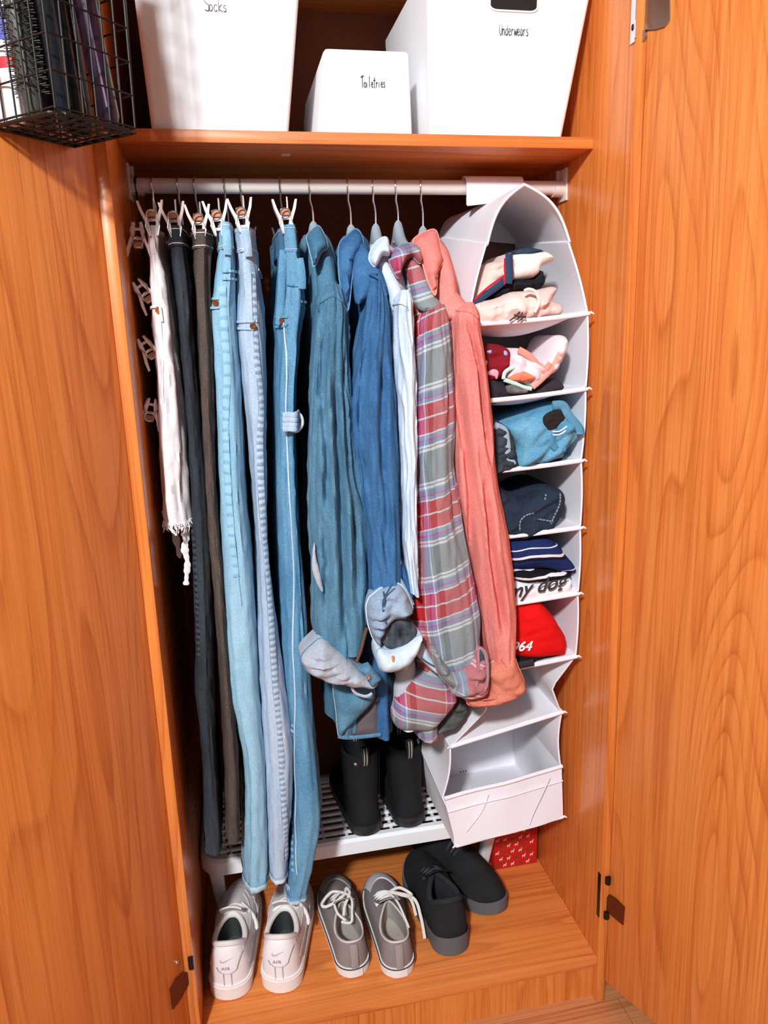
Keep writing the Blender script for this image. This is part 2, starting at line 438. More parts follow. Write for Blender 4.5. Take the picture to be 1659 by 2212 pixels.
# ------------------------------------------------------------------ wardrobe
WD = thing('wardrobe', 'orange oak veneer wardrobe standing open with both doors swung out', 'wardrobe', (-.4, .28, -.111))
XL, DP, T = -.800, .55, .019
def wardrobe():
    for x0 in (0.0, XL-T):
        mb = MB(); mb.box((x0, 0, -.111), (x0+T, DP+.006, 2.12), bev=.0014); mb.build('side_panel', M['panel'], WD)
    mb = MB(); mb.box((XL, DP, -.02), (0, DP+.006, 2.10)); mb.build('back_panel', M['back'], WD)
    mb = MB(); mb.box((XL, 0, 2.10), (0, DP, 2.119), bev=.001); mb.build('top_panel', M['shelf'], WD)
    for z, y in ((1.576, .133), (1.924, .16)):
        mb = MB(); mb.box((XL, y, z), (0, DP, z+.019), bev=.0012); mb.build('shelf', M['shelf'], WD)
    mb = MB(); mb.box((XL, .001, -.019), (0, DP, 0), bev=.0015); mb.build('bottom_board', M['board'], WD)
    mb = MB(); mb.box((XL, .020, -.1115), (0, .036, -.0192)); mb.build('kick_board', M['panel'], WD)
    # rail
    pts = [(XL+.003, .25, 1.5325), (-.003, .25, 1.5325)]
    mb = MB(); mb.tube([Vector(pts[0]).lerp(Vector(pts[1]), i/12) for i in range(13)], .0128, 24); ra = mb.build('clothes_rail', M['rail'], WD)
    for x, s in ((XL, 1), (0, -1)):
        mb = MB(); mb.box((min(x, x+s*.004), .232, 1.508), (max(x, x+s*.004), .268, 1.566), bev=.001)
        loops = []
        for xx in (x+s*.002, x+s*.024):
            L = []
            for k in range(17):
                a = pi+pi*k/16; L.append(Vector((xx, .25+.0165*math.cos(a), 1.5325+.0165*math.sin(a))))
            for k in range(17):
                a = 2*pi-pi*k/16; L.append(Vector((xx, .25+.0132*math.cos(a), 1.5325+.0132*math.sin(a))))
            loops.append(L)
        mb.loft(loops)
        mb.box((min(x+s*.004, x+s*.009), .263, 1.53), (max(x+s*.004, x+s*.009), .268, 1.566)); mb.build('rail_bracket', M['bracket'], ra)
    mb = MB(); mb.box((XL+.26, .20, 1.5745), (XL+.275, .212, 1.5758)); mb.build('scuff', M['bracket'], WD)
    # doors
    def door(hx, dirv, nrm, mat):
        d = Vector(dirv).normalized(); n = Vector(nrm).normalized(); o = Vector((hx, -.0006, 0))
        mt = Matrix(((d.x, -n.x, 0, o.x), (d.y, -n.y, 0, o.y), (0, 0, 1, 0), (0, 0, 0, 1)))
        mb = MB(); mb.box((0.001, 0, -.058), (.42, .018, 2.10), mt, .0016)
        return mb.build('door', mat, WD), o, d, n
    dr, o, d, n = door(.0168, (.376, -.926, 0), (-.926, -.376, 0), M['door_r'])
    def plate(poly, th=.0022, name='hinge', mat=M['steel'], par=dr):
        mb = MB(); mb.prism([atp(a, b, o, n) for a, b in poly], n, th); return mb, mb.build(name, mat, par, False)
    h7 = crop(1340, 0, .0844)
    plate(h7((680, -700), (1290, -700), (1290, 500), (1245, 600), (1160, 690), (930, 760), (640, 775), (610, 640), (590, 480), (620, 200), (640, 60)), .003)
    plate(h7((450, 920), (560, 900), (640, 780), (700, 800), (690, 900), (640, 1080), (560, 1190), (450, 1190)), .006)
    mb = MB(); mb.box((-.0022, .0012, 1.700), (-.0001, .0145, 1.86)); mb.box((-.0022, -.0012, 1.705), (-.0001, .0014, 1.73)); mb.build('hinge_leaf', M['chrome'], dr, False)
    for z in (1.722, 1.768):
        mb = MB(); mb.ball((-.0022, .008, z), .0042, (.4, .8, 1.2)); mb.build('screw', M['black_metal'], dr)
    h6 = crop(1080, 1720, .349)
    plate(h6((655, 640), (680, 605), (720, 630), (775, 685), (765, 795), (700, 740), (655, 690)), .003, 'hinge', M['brass'])
    mb = MB(); mb.box((-.002, .002, .098), (-.0001, .012, .20), bev=.0008); mb.build('hinge_leaf', M['black_metal'], dr)
    for z in (.188, .106):
        q = o+n*.004+Vector((0, 0, z)); mb = MB(); mb.tube([q+Vector((0, 0, -.008)), q+Vector((0, 0, .008))], .006, 10); mb.build('knuckle', M['black_metal'], dr)
    # left door
    dl, o2, d2, n2 = door(XL-T+.0022, (-.66, -.7513, 0), (.7513, -.66, 0), M['door_l'])
    h8 = crop(0, 1600, .2773)
    mb = MB(); mb.prism([atp(a, b, o2, n2) for a, b in h8((1320, 1930), (1360, 1860), (1420, 1800), (1468, 1800), (1468, 1880), (1400, 2010), (1340, 2090))], n2, .003); mb.build('hinge', M['brass'], dl, False)
    q = o2+Vector((.012, -.002, .175)); mb = MB(); mb.tube([q+Vector((0, 0, -.012)), q+Vector((0, 0, .012))], .005, 10); mb.build('knuckle', M['black_metal'], dl)
    mb = MB(); mb.ball(atp(382, 2078, o2, n2), .004); mb.build('screw', M['chrome'], dl)
    return (o2, d2, n2)
LD = wardrobe()

# ------------------------------------------------------------------ writing
HW = {'S': [[(.8, .85), (.6, 1), (.3, .95), (.15, .75), (.35, .55), (.7, .4), (.75, .15), (.5, 0), (.15, .08)]],
 'o': [[(.35, .45), (.1, .35), (.05, .12), (.3, 0), (.5, .15), (.45, .4), (.3, .46)]],
 'c': [[(.5, .42), (.25, .45), (.08, .2), (.25, 0), (.5, .08)]],
 'k': [[(.1, 1), (.1, 0)], [(.5, .5), (.12, .22), (.55, 0)]],
 's': [[(.45, .42), (.2, .45), (.15, .3), (.4, .18), (.3, 0), (.05, .05)]],
 'T': [[(-.1, .85), (.25, 1), (.7, .98)], [(.3, .98), (.25, 0)]],
 'i': [[(.15, .45), (.15, 0)]], 'l': [[(.2, 1), (.15, 0)]],
 'e': [[(.08, .22), (.42, .28), (.35, .45), (.15, .42), (.08, .15), (.25, 0), (.5, .1)]],
 't': [[(.25, .9), (.2, .05), (.4, 0)], [(0, .6), (.5, .65)]],
 'r': [[(.1, .45), (.12, 0)], [(.12, .25), (.25, .42), (.45, .42)]],
 'U': [[(.05, 1), (.05, .3), (.25, 0), (.5, .2), (.6, .95)]],
 'n': [[(.08, .45), (.08, 0)], [(.08, .3), (.3, .45), (.42, .3), (.42, 0)]],
 'd': [[(.45, .4), (.2, .42), (.05, .2), (.2, 0), (.42, .12)], [(.5, 1), (.45, 0)]],
 'w': [[(.0, .45), (.12, 0), (.28, .35), (.42, 0), (.6, .48)]],
 'a': [[(.42, .4), (.2, .44), (.06, .2), (.2, 0), (.4, .15), (.42, .42), (.46, 0)]]}
def handwrite(mb, text, p0, p1, ht, off, r=.0007):
    ex = p1-p0; n = len(text); st = ex/n
    for i, ch in enumerate(text):
        for strk in HW[ch]:
            base = p0+st*i
            pts = [base+st*(u/.6)*1.0+Vector((0, 0, 1))*ht*v_+off for u, v_ in strk]
            mb.tube(crom(pts, max(6, len(pts)*4)) if len(pts) > 2 else pts, r, 5)
def text_part(txt, p0, ex, ez, size, name, mat, parent, off=0.0, shear=0.0, ext=.0006, bend=None, space=1.0):
    cu_ = bpy.data.curves.new('txt', 'FONT'); cu_.body = txt; cu_.size = 1; cu_.shear = shear; cu_.offset = off; cu_.space_character = space
    ob = bpy.data.objects.new('txt', cu_); COL.objects.link(ob)
    dg = bpy.context.evaluated_depsgraph_get(); me = bpy.data.meshes.new_from_object(ob.evaluated_get(dg))
    ex = Vector(ex).normalized(); ez = Vector(ez).normalized(); ny = ex.cross(ez).normalized()*-1
    mb = MB(); vs = []
    for v in me.vertices:
        p = p0+ex*v.co.x*size+ez*v.co.y*size
        if bend: p = bend(p)
        vs.append(p)
    fs = [tuple(p.vertices) for p in me.polygons]
    mb.add(vs, fs); mb.add([p+ny*-ext for p in vs], fs)
    bpy.data.objects.remove(ob); bpy.data.curves.remove(cu_); bpy.data.meshes.remove(me)
    return mb.build(name, mat, parent, False)

# ------------------------------------------------------------------ shelf boxes
def rrect(x0, x1, y0, y1, z, r, k=5):
    out = []
    for cx, cy, a0 in ((x1-r, y1-r, 0), (x0+r, y1-r, pi/2), (x0+r, y0+r, pi), (x1-r, y0+r, 1.5*pi)):
        for i in range(k): a = a0+pi/2*i/(k-1); out.append(Vector((cx+r*math.cos(a), cy+r*math.sin(a), z)))
    return out
SZ = 1.5955
def tbox(name, label, b, t, h, word, wp0, wp1, wh, hole=None, flip=False, ink='ink', yoff=-.001):
    """b,t = (x0,x1,y0,y1) at the foot and at the top"""
    root = thing(name, label, 'box', ((b[0]+b[1])/2, (b[2]+b[3])/2, SZ))
    mb = MB(); th = .003
    if flip:
        mb.loft([rrect(*b, SZ, .008), rrect(*[b[i]*.5+t[i]*.5 for i in range(4)], SZ+h*.5, .008), rrect(*t, SZ+h-.004, .008),
                 rrect(t[0]+.003, t[1]-.003, t[2]+.003, t[3]-.003, SZ+h, .006)])
    else:
        tin = (t[0]+th, t[1]-th, t[2]+th, t[3]-th); bi = (b[0]+th, b[1]-th, b[2]+th, b[3]-th)
        mb.loft([rrect(*b, SZ, .010), rrect(*t, SZ+h, .010), rrect(*tin, SZ+h, .009), rrect(*bi, SZ+th, .009)])
    bd = mb.build('body', M['box'], root, sharp=30)
    fy = lambda z: b[2]+(t[2]-b[2])*(z-SZ)/h
    if hole:
        md = bpy.data.objects
        c = rrect(0, 1, 0, 1, 0, .12, 5)
        mb2 = MB(); x0, x1, z0, z1 = hole
        L = lambda dy: [Vector((x0+(x1-x0)*p.x, 0, z0+(z1-z0)*p.y)) for p in rrect(0, 1, 0, 1, 0, .16, 5)]
        l0 = L(0)
        mb2.loft([[Vector((p.x, fy(p.z)+dy, p.z)) for p in l0] for dy in (-.0012, .0008)])
        mb2.build('hand_hole', M['dark_gap'], root, False)
        l1 = [Vector((p.x, fy(p.z)-.001, p.z)) for p in l0]
        mb3 = MB(); mb3.tube(l1, .0016, 6, True); mb3.build('hole_rim', M['box'], root)
    a = at(*wp0, fy(SZ+.15)); c = at(*wp1, fy(SZ+.15))
    a.y = fy(a.z)+yoff; c.y = fy(c.z)+yoff
    mb = MB(); handwrite(mb, word, a, c, wh, Vector((0, 0, 0)), .0006); mb.build('handwriting', M[ink], root)
    return root
tbox('storage_box', 'tall white tapered storage box handwritten Socks, left on the upper shelf', (-.747, -.531, .143, .43), (-.757, -.492, .117, .455), .285, 'Socks', (440, 24), (492, 27), .019, ink='inkbr')
tbox('storage_box', 'small white box handwritten Toiletries between the two tall boxes', (-.484, -.322, .146, .45), (-.467, -.324, .150, .45), .128, 'Toiletries', (780, 190), (832, 190), .017, flip=True)
tbox('storage_box', 'large white tapered box with dark hand hole, handwritten Underwears', (-.293, -.054, .141, .43), (-.300, -.012, .118, .455), .245, 'Underwears', (1078, 76), (1142, 78), .021, hole=(at(1057, 24, .124).x, at(1160, 27, .124).x, at(1110, 25, .124).z, 1.826))

# ------------------------------------------------------------------ wire basket on the left door
def basket():
    o2, d, n = LD; up = Vector((0, 0, 1))
    # local frame: u along door away from hinge, v out of the door, w up
    v = .121; ua, ub, zb = .037, .155, 1.530
    P = lambda u, vv, w: o2+d*u+n*vv+up*w
    root = thing('wire_basket', 'black wire mesh basket of grooming tools hung inside the left door', 'basket', P((ua+ub)/2, v/2, zb))
    ht = .34; vb = .004; ex = .006
    def wires(name, a, b, fn, nu, nh):
        mb = MB()
        for i in range(nu+1):
            u = a+(b-a)*i/nu; mb.tube([fn(u, zb+.004), fn(u, zb+ht)], .0013, 6)
        for j in range(nh+1):
            w = zb+.006+ht*j/nh; mb.tube([fn(a, w), fn(b, w)], .0013, 6)
        mb.build(name, M['wire'], root)
    fl = lambda w: ex*(w-zb)/ht
    wires('front_mesh', ua, ub, lambda u, w: P(u, v+fl(w), w), 6, 9)
    wires('back_mesh', ua, ub, lambda u, w: P(u, vb, w), 6, 9)
    wires('near_side_mesh', vb, v, lambda s_, w: P(ub+fl(w), s_+fl(w)*(s_-vb)/(v-vb), w), 5, 9)
    wires('far_side_mesh', vb, v, lambda s_, w: P(ua-fl(w), s_+fl(w)*(s_-vb)/(v-vb), w), 5, 9)
    mb = MB()
    for i in range(8):
        u = ua+(ub-ua)*i/7; mb.tube([P(u, vb, zb), P(u, v, zb)], .0014, 6)
    for i in range(7):
        s_ = vb+(v-vb)*i/6; mb.tube([P(ua, s_, zb), P(ub, s_, zb)], .0014, 6)
    mb.build('bottom_mesh', M['wire'], root)
    for w in (zb+.001,):
        mb = MB(); r = .012
        mb.tube([P(ua+r, v, w), P(ub-r, v, w), P(ub, v-r, w), P(ub, vb, w), P(ua, vb, w), P(ua, v-r, w)], .0026, 8, True); mb.build('bottom_rim', M['wire'], root)
    mb = MB(); mb.tube([P(ua-ex, v+ex, zb+ht), P(ub+ex, v+ex, zb+ht), P(ub+ex, vb, zb+ht), P(ua-ex, vb, zb+ht)], .003, 8, True); mb.build('top_rim', M['wire'], root)
    mb = MB()
    for u in (ua+(ub-ua)*.25, ua+(ub-ua)*.75):
        mb.tube([P(u, vb, zb+ht), P(u, .004, zb+ht+.01), P(u, .004, 2.106), P(u, -.022, 2.106), P(u, -.022, 2.08)], .002, 8)
    mb.build('door_hook', M['wire'], root)
    def put(name, label, cat, u0, v0, u1, v1, w1, prof, mat, seg=16, flat=1.0, extra=None, w0=.004):
        a = P(ua+(ub-ua)*u0, vb+(v-vb)*v0, zb+w0); b = P(ua+(ub-ua)*u1, vb+(v-vb)*v1, zb+w1)
        path = [a.lerp(b, q[0]) for q in prof]; r = [q[1] for q in prof]
        t = thing(name, label, cat, a)
        mb = MB(); mb.tube(path, r, seg, flat=flat); mb.build('body', mat, t)
        if extra: extra(t, a, b)
        return t
    gl = plain('glossy_black_plastic', '0C0A0E', .18, spec=.6)
    pu = plain('dark_violet_plastic', '2A1626', .3, spec=.5)
    mv = plain('mauve_highlight', '8A6A84', .35)
    sl = plain('dark_steel_tube', '30343A', .2, .7)
    def bristles(t, a, b):
        mb = MB(); ax = (b-a).normalized(); e1 = ax.orthogonal().normalized(); e2 = ax.cross(e1)
        for i in range(22):
            for k in range(14):
                an = 2*pi*k/14+i*.2; q = a.lerp(b, .10+.55*i/21); dr = e1*math.cos(an)+e2*math.sin(an)
                mb.tube([q+dr*.008, q+dr*.021], .0007, 4)
        mb.build('bristles', plain('olive_bristles', '34322A', .7), t, kind='stuff')
    put('round_hair_brush', 'olive grey round bristle brush leaning in the wire basket', 'brush', .84, .50, 1.0, .42, .30, [(0, .006), (.05, .012), (.6, .013), (.68, .007), (.9, .008), (1, .006)], plain('brush_barrel', '3C3A34', .5), extra=bristles)
    def band(t, a, b):
        mb = MB(); mb.tube([a.lerp(b, .93), a.lerp(b, .97)], .0125, 16); mb.build('collar', plain('silver_collar', '9AA4B0', .25, .8), t)
    put('curling_iron', 'shiny dark steel curling iron barrel at the middle of the wire basket', 'curling iron', .66, .70, .98, .86, .32, [(0, .006), (.06, .0105), (.9, .011), (1, .012)], sl, extra=band)
    def stripe(t, a, b):
        s1 = (CAM-a).normalized(); mb = MB(); mb.tube([a.lerp(b, .08)+s1*.011, a.lerp(b, .80)+s1*.0125], .0024, 8); mb.build('painted_highlight', mv, t)  # mauve strip on the camera side paints a highlight onto the violet body
    put('hair_straightener', 'dark violet hair straightener with painted mauve highlight by the basket corner', 'hair straightener', .13, .78, .50, .74, .33, [(0, .008), (.05, .013), (.5, .014), (1, .015)], pu, extra=stripe)
    put('spray_bottle', 'glossy black tapered bottle standing inside the wire basket', 'bottle', .42, .56, .56, .56, .26, [(0, .014), (.02, .017), (.7, .017), (.8, .010), (.82, .008), (1, .008)], gl)
    put('hair_dryer_handle', 'matte black wide handle pushed to the back of the wire basket', 'hair dryer', .18, .36, .30, .33, .30, [(0, .012), (.04, .017), (.5, .016), (1, .020)], plain('matte_black_plastic', '141214', .6))
    put('mascara_tube', 'narrow purple cosmetic tube in the wire basket', 'cosmetic tube', .55, .30, .62, .30, .20, [(0, .008), (.05, .0095), (.55, .0095), (.56, .008), (1, .008)], plain('purple_tube', '3C1E3A', .3))
    def cap(t, a, b):
        for (q0, q1, c) in ((.30, .36, 'C8283A'), (.45, .62, '4A4AA0'), (.72, .76, '4A4AA0')):
            mb = MB(); mb.tube([a.lerp(b, q0), a.lerp(b, q1)], .0225, 20, flat=.60); mb.build('print_band', plain('print_'+c, c, .5), t)
    put('wipes_packet', 'white packet with blue and red print at the basket left end', 'packet', .86, .16, .90, .22, .20, [(0, .017), (.04, .021), (.92, .022), (.95, .019), (1, .020)], plain('white_packet', 'F0EEF2', .4), 20, .60, cap)
basket()

# ------------------------------------------------------------------ hooks, hangers, clips
RY, RZ, RR = .25, 1.5325, .0128
def hook_path(x, zlow, tw=.25, y=RY):
    pts = []
    rr = RR+.0022
    for k in range(22):
        a = math.radians(-25+k*(250)/21)      # from behind, over the top, to the front and below
        pts.append((math.cos(a)*rr, math.sin(a)*rr))
    c, s = math.cos(tw), math.sin(tw); out = []
    for q, zz in pts: out.append(Vector((x+s*q*1.0, y+c*q, RZ+zz)))
    e = out[-1]
    out += [Vector((x-s*.012, y-.008, RZ-.024)), Vector((x-s*.004, y-.002, RZ-.034)), Vector((x, y, RZ-.045)), Vector((x, y, zlow))]
    return out
CLIPM = {}
def clip_mesh():
    a = MB()
    for s in (-1, 1):
        L = []
        for x, z, t, w in ((.0185, .034, .0016, .005), (.0150, .020, .0022, .0075), (.0085, .004, .0026, .0085), (.0062, -.008, .0024, .008), (.0050, -.018, .0014, .0075)):
            L.append([Vector((s*(x+dx), dy, z)) for dx, dy in ((-t, -w), (t, -w), (t, w), (-t, w))])
        a.loft(L)
    for zc in (.006, -.008): a.box((-.009, -.003, zc-.002), (.009, .003, zc+.002))
    b = MB(); pts = [Vector((.0075*math.cos(t*.5)*(1 if True else 1), -.009+.0009*math.sin(t), .012+.0075*math.sin(t*.5))) for t in [k*.4 for k in range(60)]]
    b.tube(pts, .0011, 5)
    for s in (-1, 1): b.tube([Vector((s*.007, -.0098, .008)), Vector((s*.0105, -.0098, -.004)), Vector((s*.0065, -.0098, -.018))], .0012, 5)
    c = MB(); c.box((-.0075, -.002, .010), (.0075, .004, .021), bev=.002)
    return a, b, c
def put_clip(root, loc, rot=0.0, flipz=False, scale=1.0):
    if not CLIPM:
        for key, mb, mat in zip(('jaw', 'spring', 'yoke'), clip_mesh(), (M['clip'], M['chrome'], plain('copper_yoke', 'C08868', .4))):
            me = bpy.data.meshes.new(key); me.from_pydata(mb.v, [], mb.f); me.materials.append(mat)
            bm = bmesh.new(); bm.from_mesh(me); bmesh.ops.recalc_face_normals(bm, faces=bm.faces[:]); bm.to_mesh(me); bm.free(); CLIPM[key] = me
    c = bpy.data.objects.new('clip', CLIPM['jaw']); COL.objects.link(c); c.parent = root; c.location = Vector(loc)-ORG[root.name]; c.rotation_euler = (0, rot, 0)
    c.scale = (scale, scale, -scale if flipz else scale)
    for k in ('spring', 'yoke'):
        o = bpy.data.objects.new('clip_'+k, CLIPM[k]); COL.objects.link(o); o.parent = c
    return c
CLG = [(333, 330, 484, 'white torn trousers'), (388, 377, 487, 'black jeans'), (424, 430, 492, 'brown trousers'), (488, 470, 484, 'light blue jeans'), (522, 523, 478, 'whitewashed jeans'), (607, 617, 480, 'mid blue jeans with looped waistband')]
CLIPX = []
for hx, cx, cy, who in CLG:
    h = at(hx, 402, RY); c = at(cx, cy, .09); c.y = .09
    root = thing('clip_hanger', 'wire hanger with blush plastic clips holding the '+who, 'hanger', (h.x, RY, c.z-.04))
    zb = c.z+.020
    mb = MB(); mb.tube(hook_path(h.x, zb), .0017, 8); mb.build('hook', M['chrome'], root)
    bx = Vector((c.x-h.x, c.y-RY, 0))
    mb = MB(); mb.tube([Vector((h.x, RY, zb))-bx, Vector((h.x, RY, zb)), Vector((h.x, RY, zb))+bx], .0017, 8); mb.tube([Vector((c.x+.004, c.y, zb)), Vector((c.x+.004, c.y, zb+.018))], .0015, 6); mb.build('crossbar', M['chrome'], root)
    put_clip(root, c, random.uniform(-.08, .08)); put_clip(root, Vector((h.x, RY, c.z))-bx)
    CLIPX.append(c)
# tiered clip hanger with empty clips at the far left
t0 = at(300, 505, .12)
root = thing('tiered_clip_hanger', 'empty tiered hanger with a column of white clips at far left', 'hanger', (t0.x, .14, 1.05))
hx = at(296, 402, RY).x
mb = MB(); mb.tube(hook_path(hx, 1.46, .1), .002, 8); mb.build('hook', M['black_metal'], root)
pole = [Vector((hx, RY, 1.46)), Vector((hx-.002, .2, 1.45)), Vector((-.782, .15, 1.44))]+[at(306+i*5, 520+i*40, .15) for i in range(10)]
mb = MB(); mb.tube(crom(pole, 40), .003, 8); mb.build('pole', M['black_metal'], root)
for px, py, r in ((298, 507, .05), (309, 628, -.55), (318, 750, -.5), (326, 884, .25)):
    p = at(px, py, .12)
    put_clip(root, p, r, True, 1.0)
    mb = MB(); mb.tube([p+Vector((0, .0, .02)), p+Vector((.004, .03, .03))], .0016, 6); mb.build('arm', M['black_metal'], root)
# shirt hangers
HANG = [(673, 490, 'dark teal denim jacket'), (755, 497, 'navy blue denim shirt'), (809, 495, 'pale blue denim shirt'), (858, 488, 'red and grey plaid shirt'), (912, 500, 'coral shirt')]
HX = []
for px, py, who in HANG:
    h = at(px, 403, RY); z = at(px, py, RY).z
    HX.append(h.x)
    root = thing('coat_hanger', 'slim grey hanger with chrome hook carrying the '+who, 'hanger', (h.x, RY, z-.10))
    mb = MB(); mb.tube(hook_path(h.x, z, .45), .0019, 8); mb.build('hook', M['chrome'], root)
    mb = MB(); loops = []
    for k in range(25):
        q = -1+2*k/24; y = RY+q*.165; zz = z-.040-.085*abs(q)**1.5; ht = .026-.014*abs(q); w = .0105-.004*abs(q)
        if abs(q) < .12: ht += .022*(1-abs(q)/.12)
        loops.append([Vector((h.x+w*math.cos(a), y, zz+ht*.5+ht*.5*math.sin(a)*1.1)) for a in [2*pi*i/14 for i in range(14)]])
    mb.loft(loops); mb.tube([Vector((h.x, RY, z-.03)), Vector((h.x, RY, z-.012)), Vector((h.x, RY, z+.002))], [.012, .007, .0045], 12)
    mb.build('shoulder_bar', M['grey_hanger'], root)

# ------------------------------------------------------------------ trousers on the clip hangers
def trousers(name, label, mat, rows, seed, waist=None, seam=None, seammat=None, seamw=.0012, pocket=None, rivets=(), hemmat=None, cat='trousers', rear=True, A=.004, wr=.0025, loops=(), stitch=None, Yc=.14, n=2.6, hem=True, hemh=.014):
    top = at(rows[0][1], rows[0][0], Yc)
    L = Loft(pxrows(rows, Yc, .165, .083), n, seed, A, wr)
    root = thing(name, label, cat, (L.par(L.z1)[0], .24, L.z1))
    zw = at(waist[0], waist[1], Yc).z if waist else L.z0-.005
    mb = MB(); L.mesh(mb, 46, 120, zw+.004 if waist else L.z0, L.z1)
    if rear:
        rr = [(z+ (0 if i == 0 else .012), cx-.002, hw*.9, .335, .082) for i, (z, cx, hw, yc, hd) in enumerate(L.r)]
        L2 = Loft(rr, n, seed+7, A, wr); L2.mesh(mb, 36, 70)
    mb.build('legs', mat, root, sharp=70)
    if waist:
        rw = [(z, cx, hw, .24, .158) for z, cx, hw, yc, hd in L.r]
        LW = Loft(rw, 3.2, seed, A*.6, .001); mb = MB(); LW.mesh(mb, 60, 14, L.z0, zw, .0022, inner=False); mb.build('waistband', mat, root, sharp=70)
        for zz in (L.z0-.005, zw+.004):
            mb = MB(); mb.tube([LW.pt(pi/2+2*pi*k/60, zz, .0026) for k in range(60)], .0007, 5, True); mb.build('stitching', seammat or M['thread'], root)
        for lp in loops:
            x = at(lp[0], lp[1], .09); x2 = at(lp[0], lp[2], .09); a = LW.ang(x.x, x.z)
            pts = [LW.pt(a, x.z+(x2.z-x.z)*k/10, .006+.003*math.sin(pi*k/10)) for k in range(11)]
            mb = MB(); mb.tube(pts, .0062, 8, up=[Vector((0, -1, 0))]*11, flat=.3); mb.build('belt_loop', mat, root)
    if seam:
        p = L.line(seam, .10, .0012, 90); mb = MB(); mb.tube(p, seamw, 6, up=[L.nrm(q) for q in p], flat=.45, uvlen=True); mb.build('outseam', seammat or mat, root)
    if stitch:
        p = L.line(stitch[0], .10, .0006, 100); mb = MB(); mb.tube(p, stitch[1], 8, up=[L.nrm(q) for q in p], flat=.25); mb.build('puckered_seam', stitch[2], root)
    if pocket:
        for pk in pocket:
            p = L.line(pk, .09, .0022, 30); mb = MB(); mb.tube(p, .0022, 6, up=[L.nrm(q) for q in p], flat=.5); mb.build('pocket_edge', mat, root)
    for rx, ry in rivets:
        w = at(rx, ry, .09); q = L.pt(L.ang(w.x, w.z), w.z, .0025); nn = L.nrm(q)
        mb = MB(); mtx = nn.to_track_quat('Z', 'Y').to_matrix()
        mb.loft([[q+mtx @ Vector((r*math.cos(2*pi*k/14), r*math.sin(2*pi*k/14), h)) for k in range(14)] for r, h in ((.0052, -.001), (.0054, .0012), (.0046, .0024), (.0026, .0024), (.0022, .0012))]); mb.build('rivet', M['copper'], root)
    if hem:
        mb = MB(); L.mesh(mb, 46, 6, L.z1+hemh, L.z1, .0018, False); mb.build('hem', hemmat or mat, root, sharp=70)
    return root, L
def dashed(name, a, b, freq, lo=.35, hi=.6, seed=0):
    g = NG(name); u = g.sep(g.co('UV')); v = g.ma('ADD', u[1], g.ma('MULTIPLY', g.ns(g.co('Object'), 60, 1), .006))
    s = g.gr(g.ma('FRACT', g.ma('MULTIPLY', v, freq)), [(0, 0), (lo, 0), (hi, 1), (.92, 1), (1, 0)])
    w = g.ns(g.co('Object'), 500, 2)
    c = g.mx(g.ma('MULTIPLY', s, g.gr(w, [(.3, .3), (.6, 1)])), lin(a), lin(b))
    return g.fin(c, .9, g.bump(s, .4, .001), spec=.15)
D = {}
D['g2'] = denim('black_denim', '3E444C', '24282E', 2.0)
D['g3'] = denim('brown_twill', '5E5048', '473C38', 3.0, 3, .2)
D['g4'] = denim('light_blue_denim', 'A6CCDE', '7FAECB', 4.0, 3.0, .22)
D['g5'] = denim('whitewashed_denim', 'C6D2E2', '96AEC6', 5.0, 4.0, .3)
D['g6'] = denim('mid_blue_denim', '78A6C2', '4C80A4', 6.0, 4.0, .4)
D['g1'] = denim('white_denim', 'F6F0F2', 'EBE2E4', 1.0, 3, .1)
r1, L1 = trousers('torn_trousers', 'white cropped denim trousers with shredded hem beside the left door', D['g1'],
    [(497, 323, 347), (545, 325, 353), (600, 327, 366), (680, 329, 378), (756, 338, 384), (867, 345, 396), (990, 352, 405), (1080, 357, 413), (1117, 362, 416)], 1.0, None,
    seam=cA((330, 640), (360, 1000), (395, 1300), (420, 1900)), seammat=D['g1'], pocket=[cA((282, 1180), (330, 1165), (385, 1165)), cA((385, 1165), (400, 1280))], rivets=[cA((372, 1190))[0]], hem=False, A=.006, wr=.004)
def frays():
    mb = MB()
    b = L1
    for k in range(70):
        a = -pi+pi*k/69+random.uniform(-.05, .05); p = b.pt(a, L1.z1+.004, .0); ln = random.uniform(.008, .022)
        mb.tube([p, p+Vector((random.uniform(-.004, .004), random.uniform(-.003, .003), -ln*.5)), p+Vector((random.uniform(-.007, .007), random.uniform(-.004, .004), -ln))], .0009, 4)
    mb.build('frayed_threads', D['g1'], r1, kind='stuff')
    strip = [at(a, c, .12) for a, c in cB((455, 880), (470, 960), (490, 1040), (480, 1120), (500, 1220), (495, 1320), (490, 1395))]
    pth = crom(strip, 40)
    mb = MB(); mb.tube(pth, [.0075*(1-.45*i/39)+.0012*math.sin(i*.7)+.0008*math.sin(i*1.9) for i in range(40)], 10, flat=.4, up=[Vector((0, -1, 0))]*40); mb.build('torn_strip', D['g1'], r1)
    strip = [at(a, c, .17) for a, c in cB((350, 830), (390, 930), (410, 1020), (430, 1120), (445, 1195))]
    pth = crom(strip, 30)
    mb = MB(); mb.tube(pth, [.011*(1-.75*i/29)+.0013*math.sin(i*.8) for i in range(30)], 10, flat=.35, up=[Vector((0, -1, 0))]*30); mb.build('torn_strip', D['g1'], r1)
frays()
trousers('jeans', 'faded black jeans hanging left of the brown trousers', D['g2'],
    [(498, 364, 404), (560, 368, 410), (617, 376, 417), (756, 390, 424), (889, 402, 434), (1062, 413, 446), (1207, 417, 455), (1381, 422, 461), (1476, 421, 465), (1621, 438, 469), (1765, 441, 480), (1806, 445, 480)], 2.0, (385, 540),
    stitch=(cB((545, 950), (560, 1150), (575, 1450), (590, 1900)), .005, dashed('dark_seam', '3E444C', '101418', 90)))
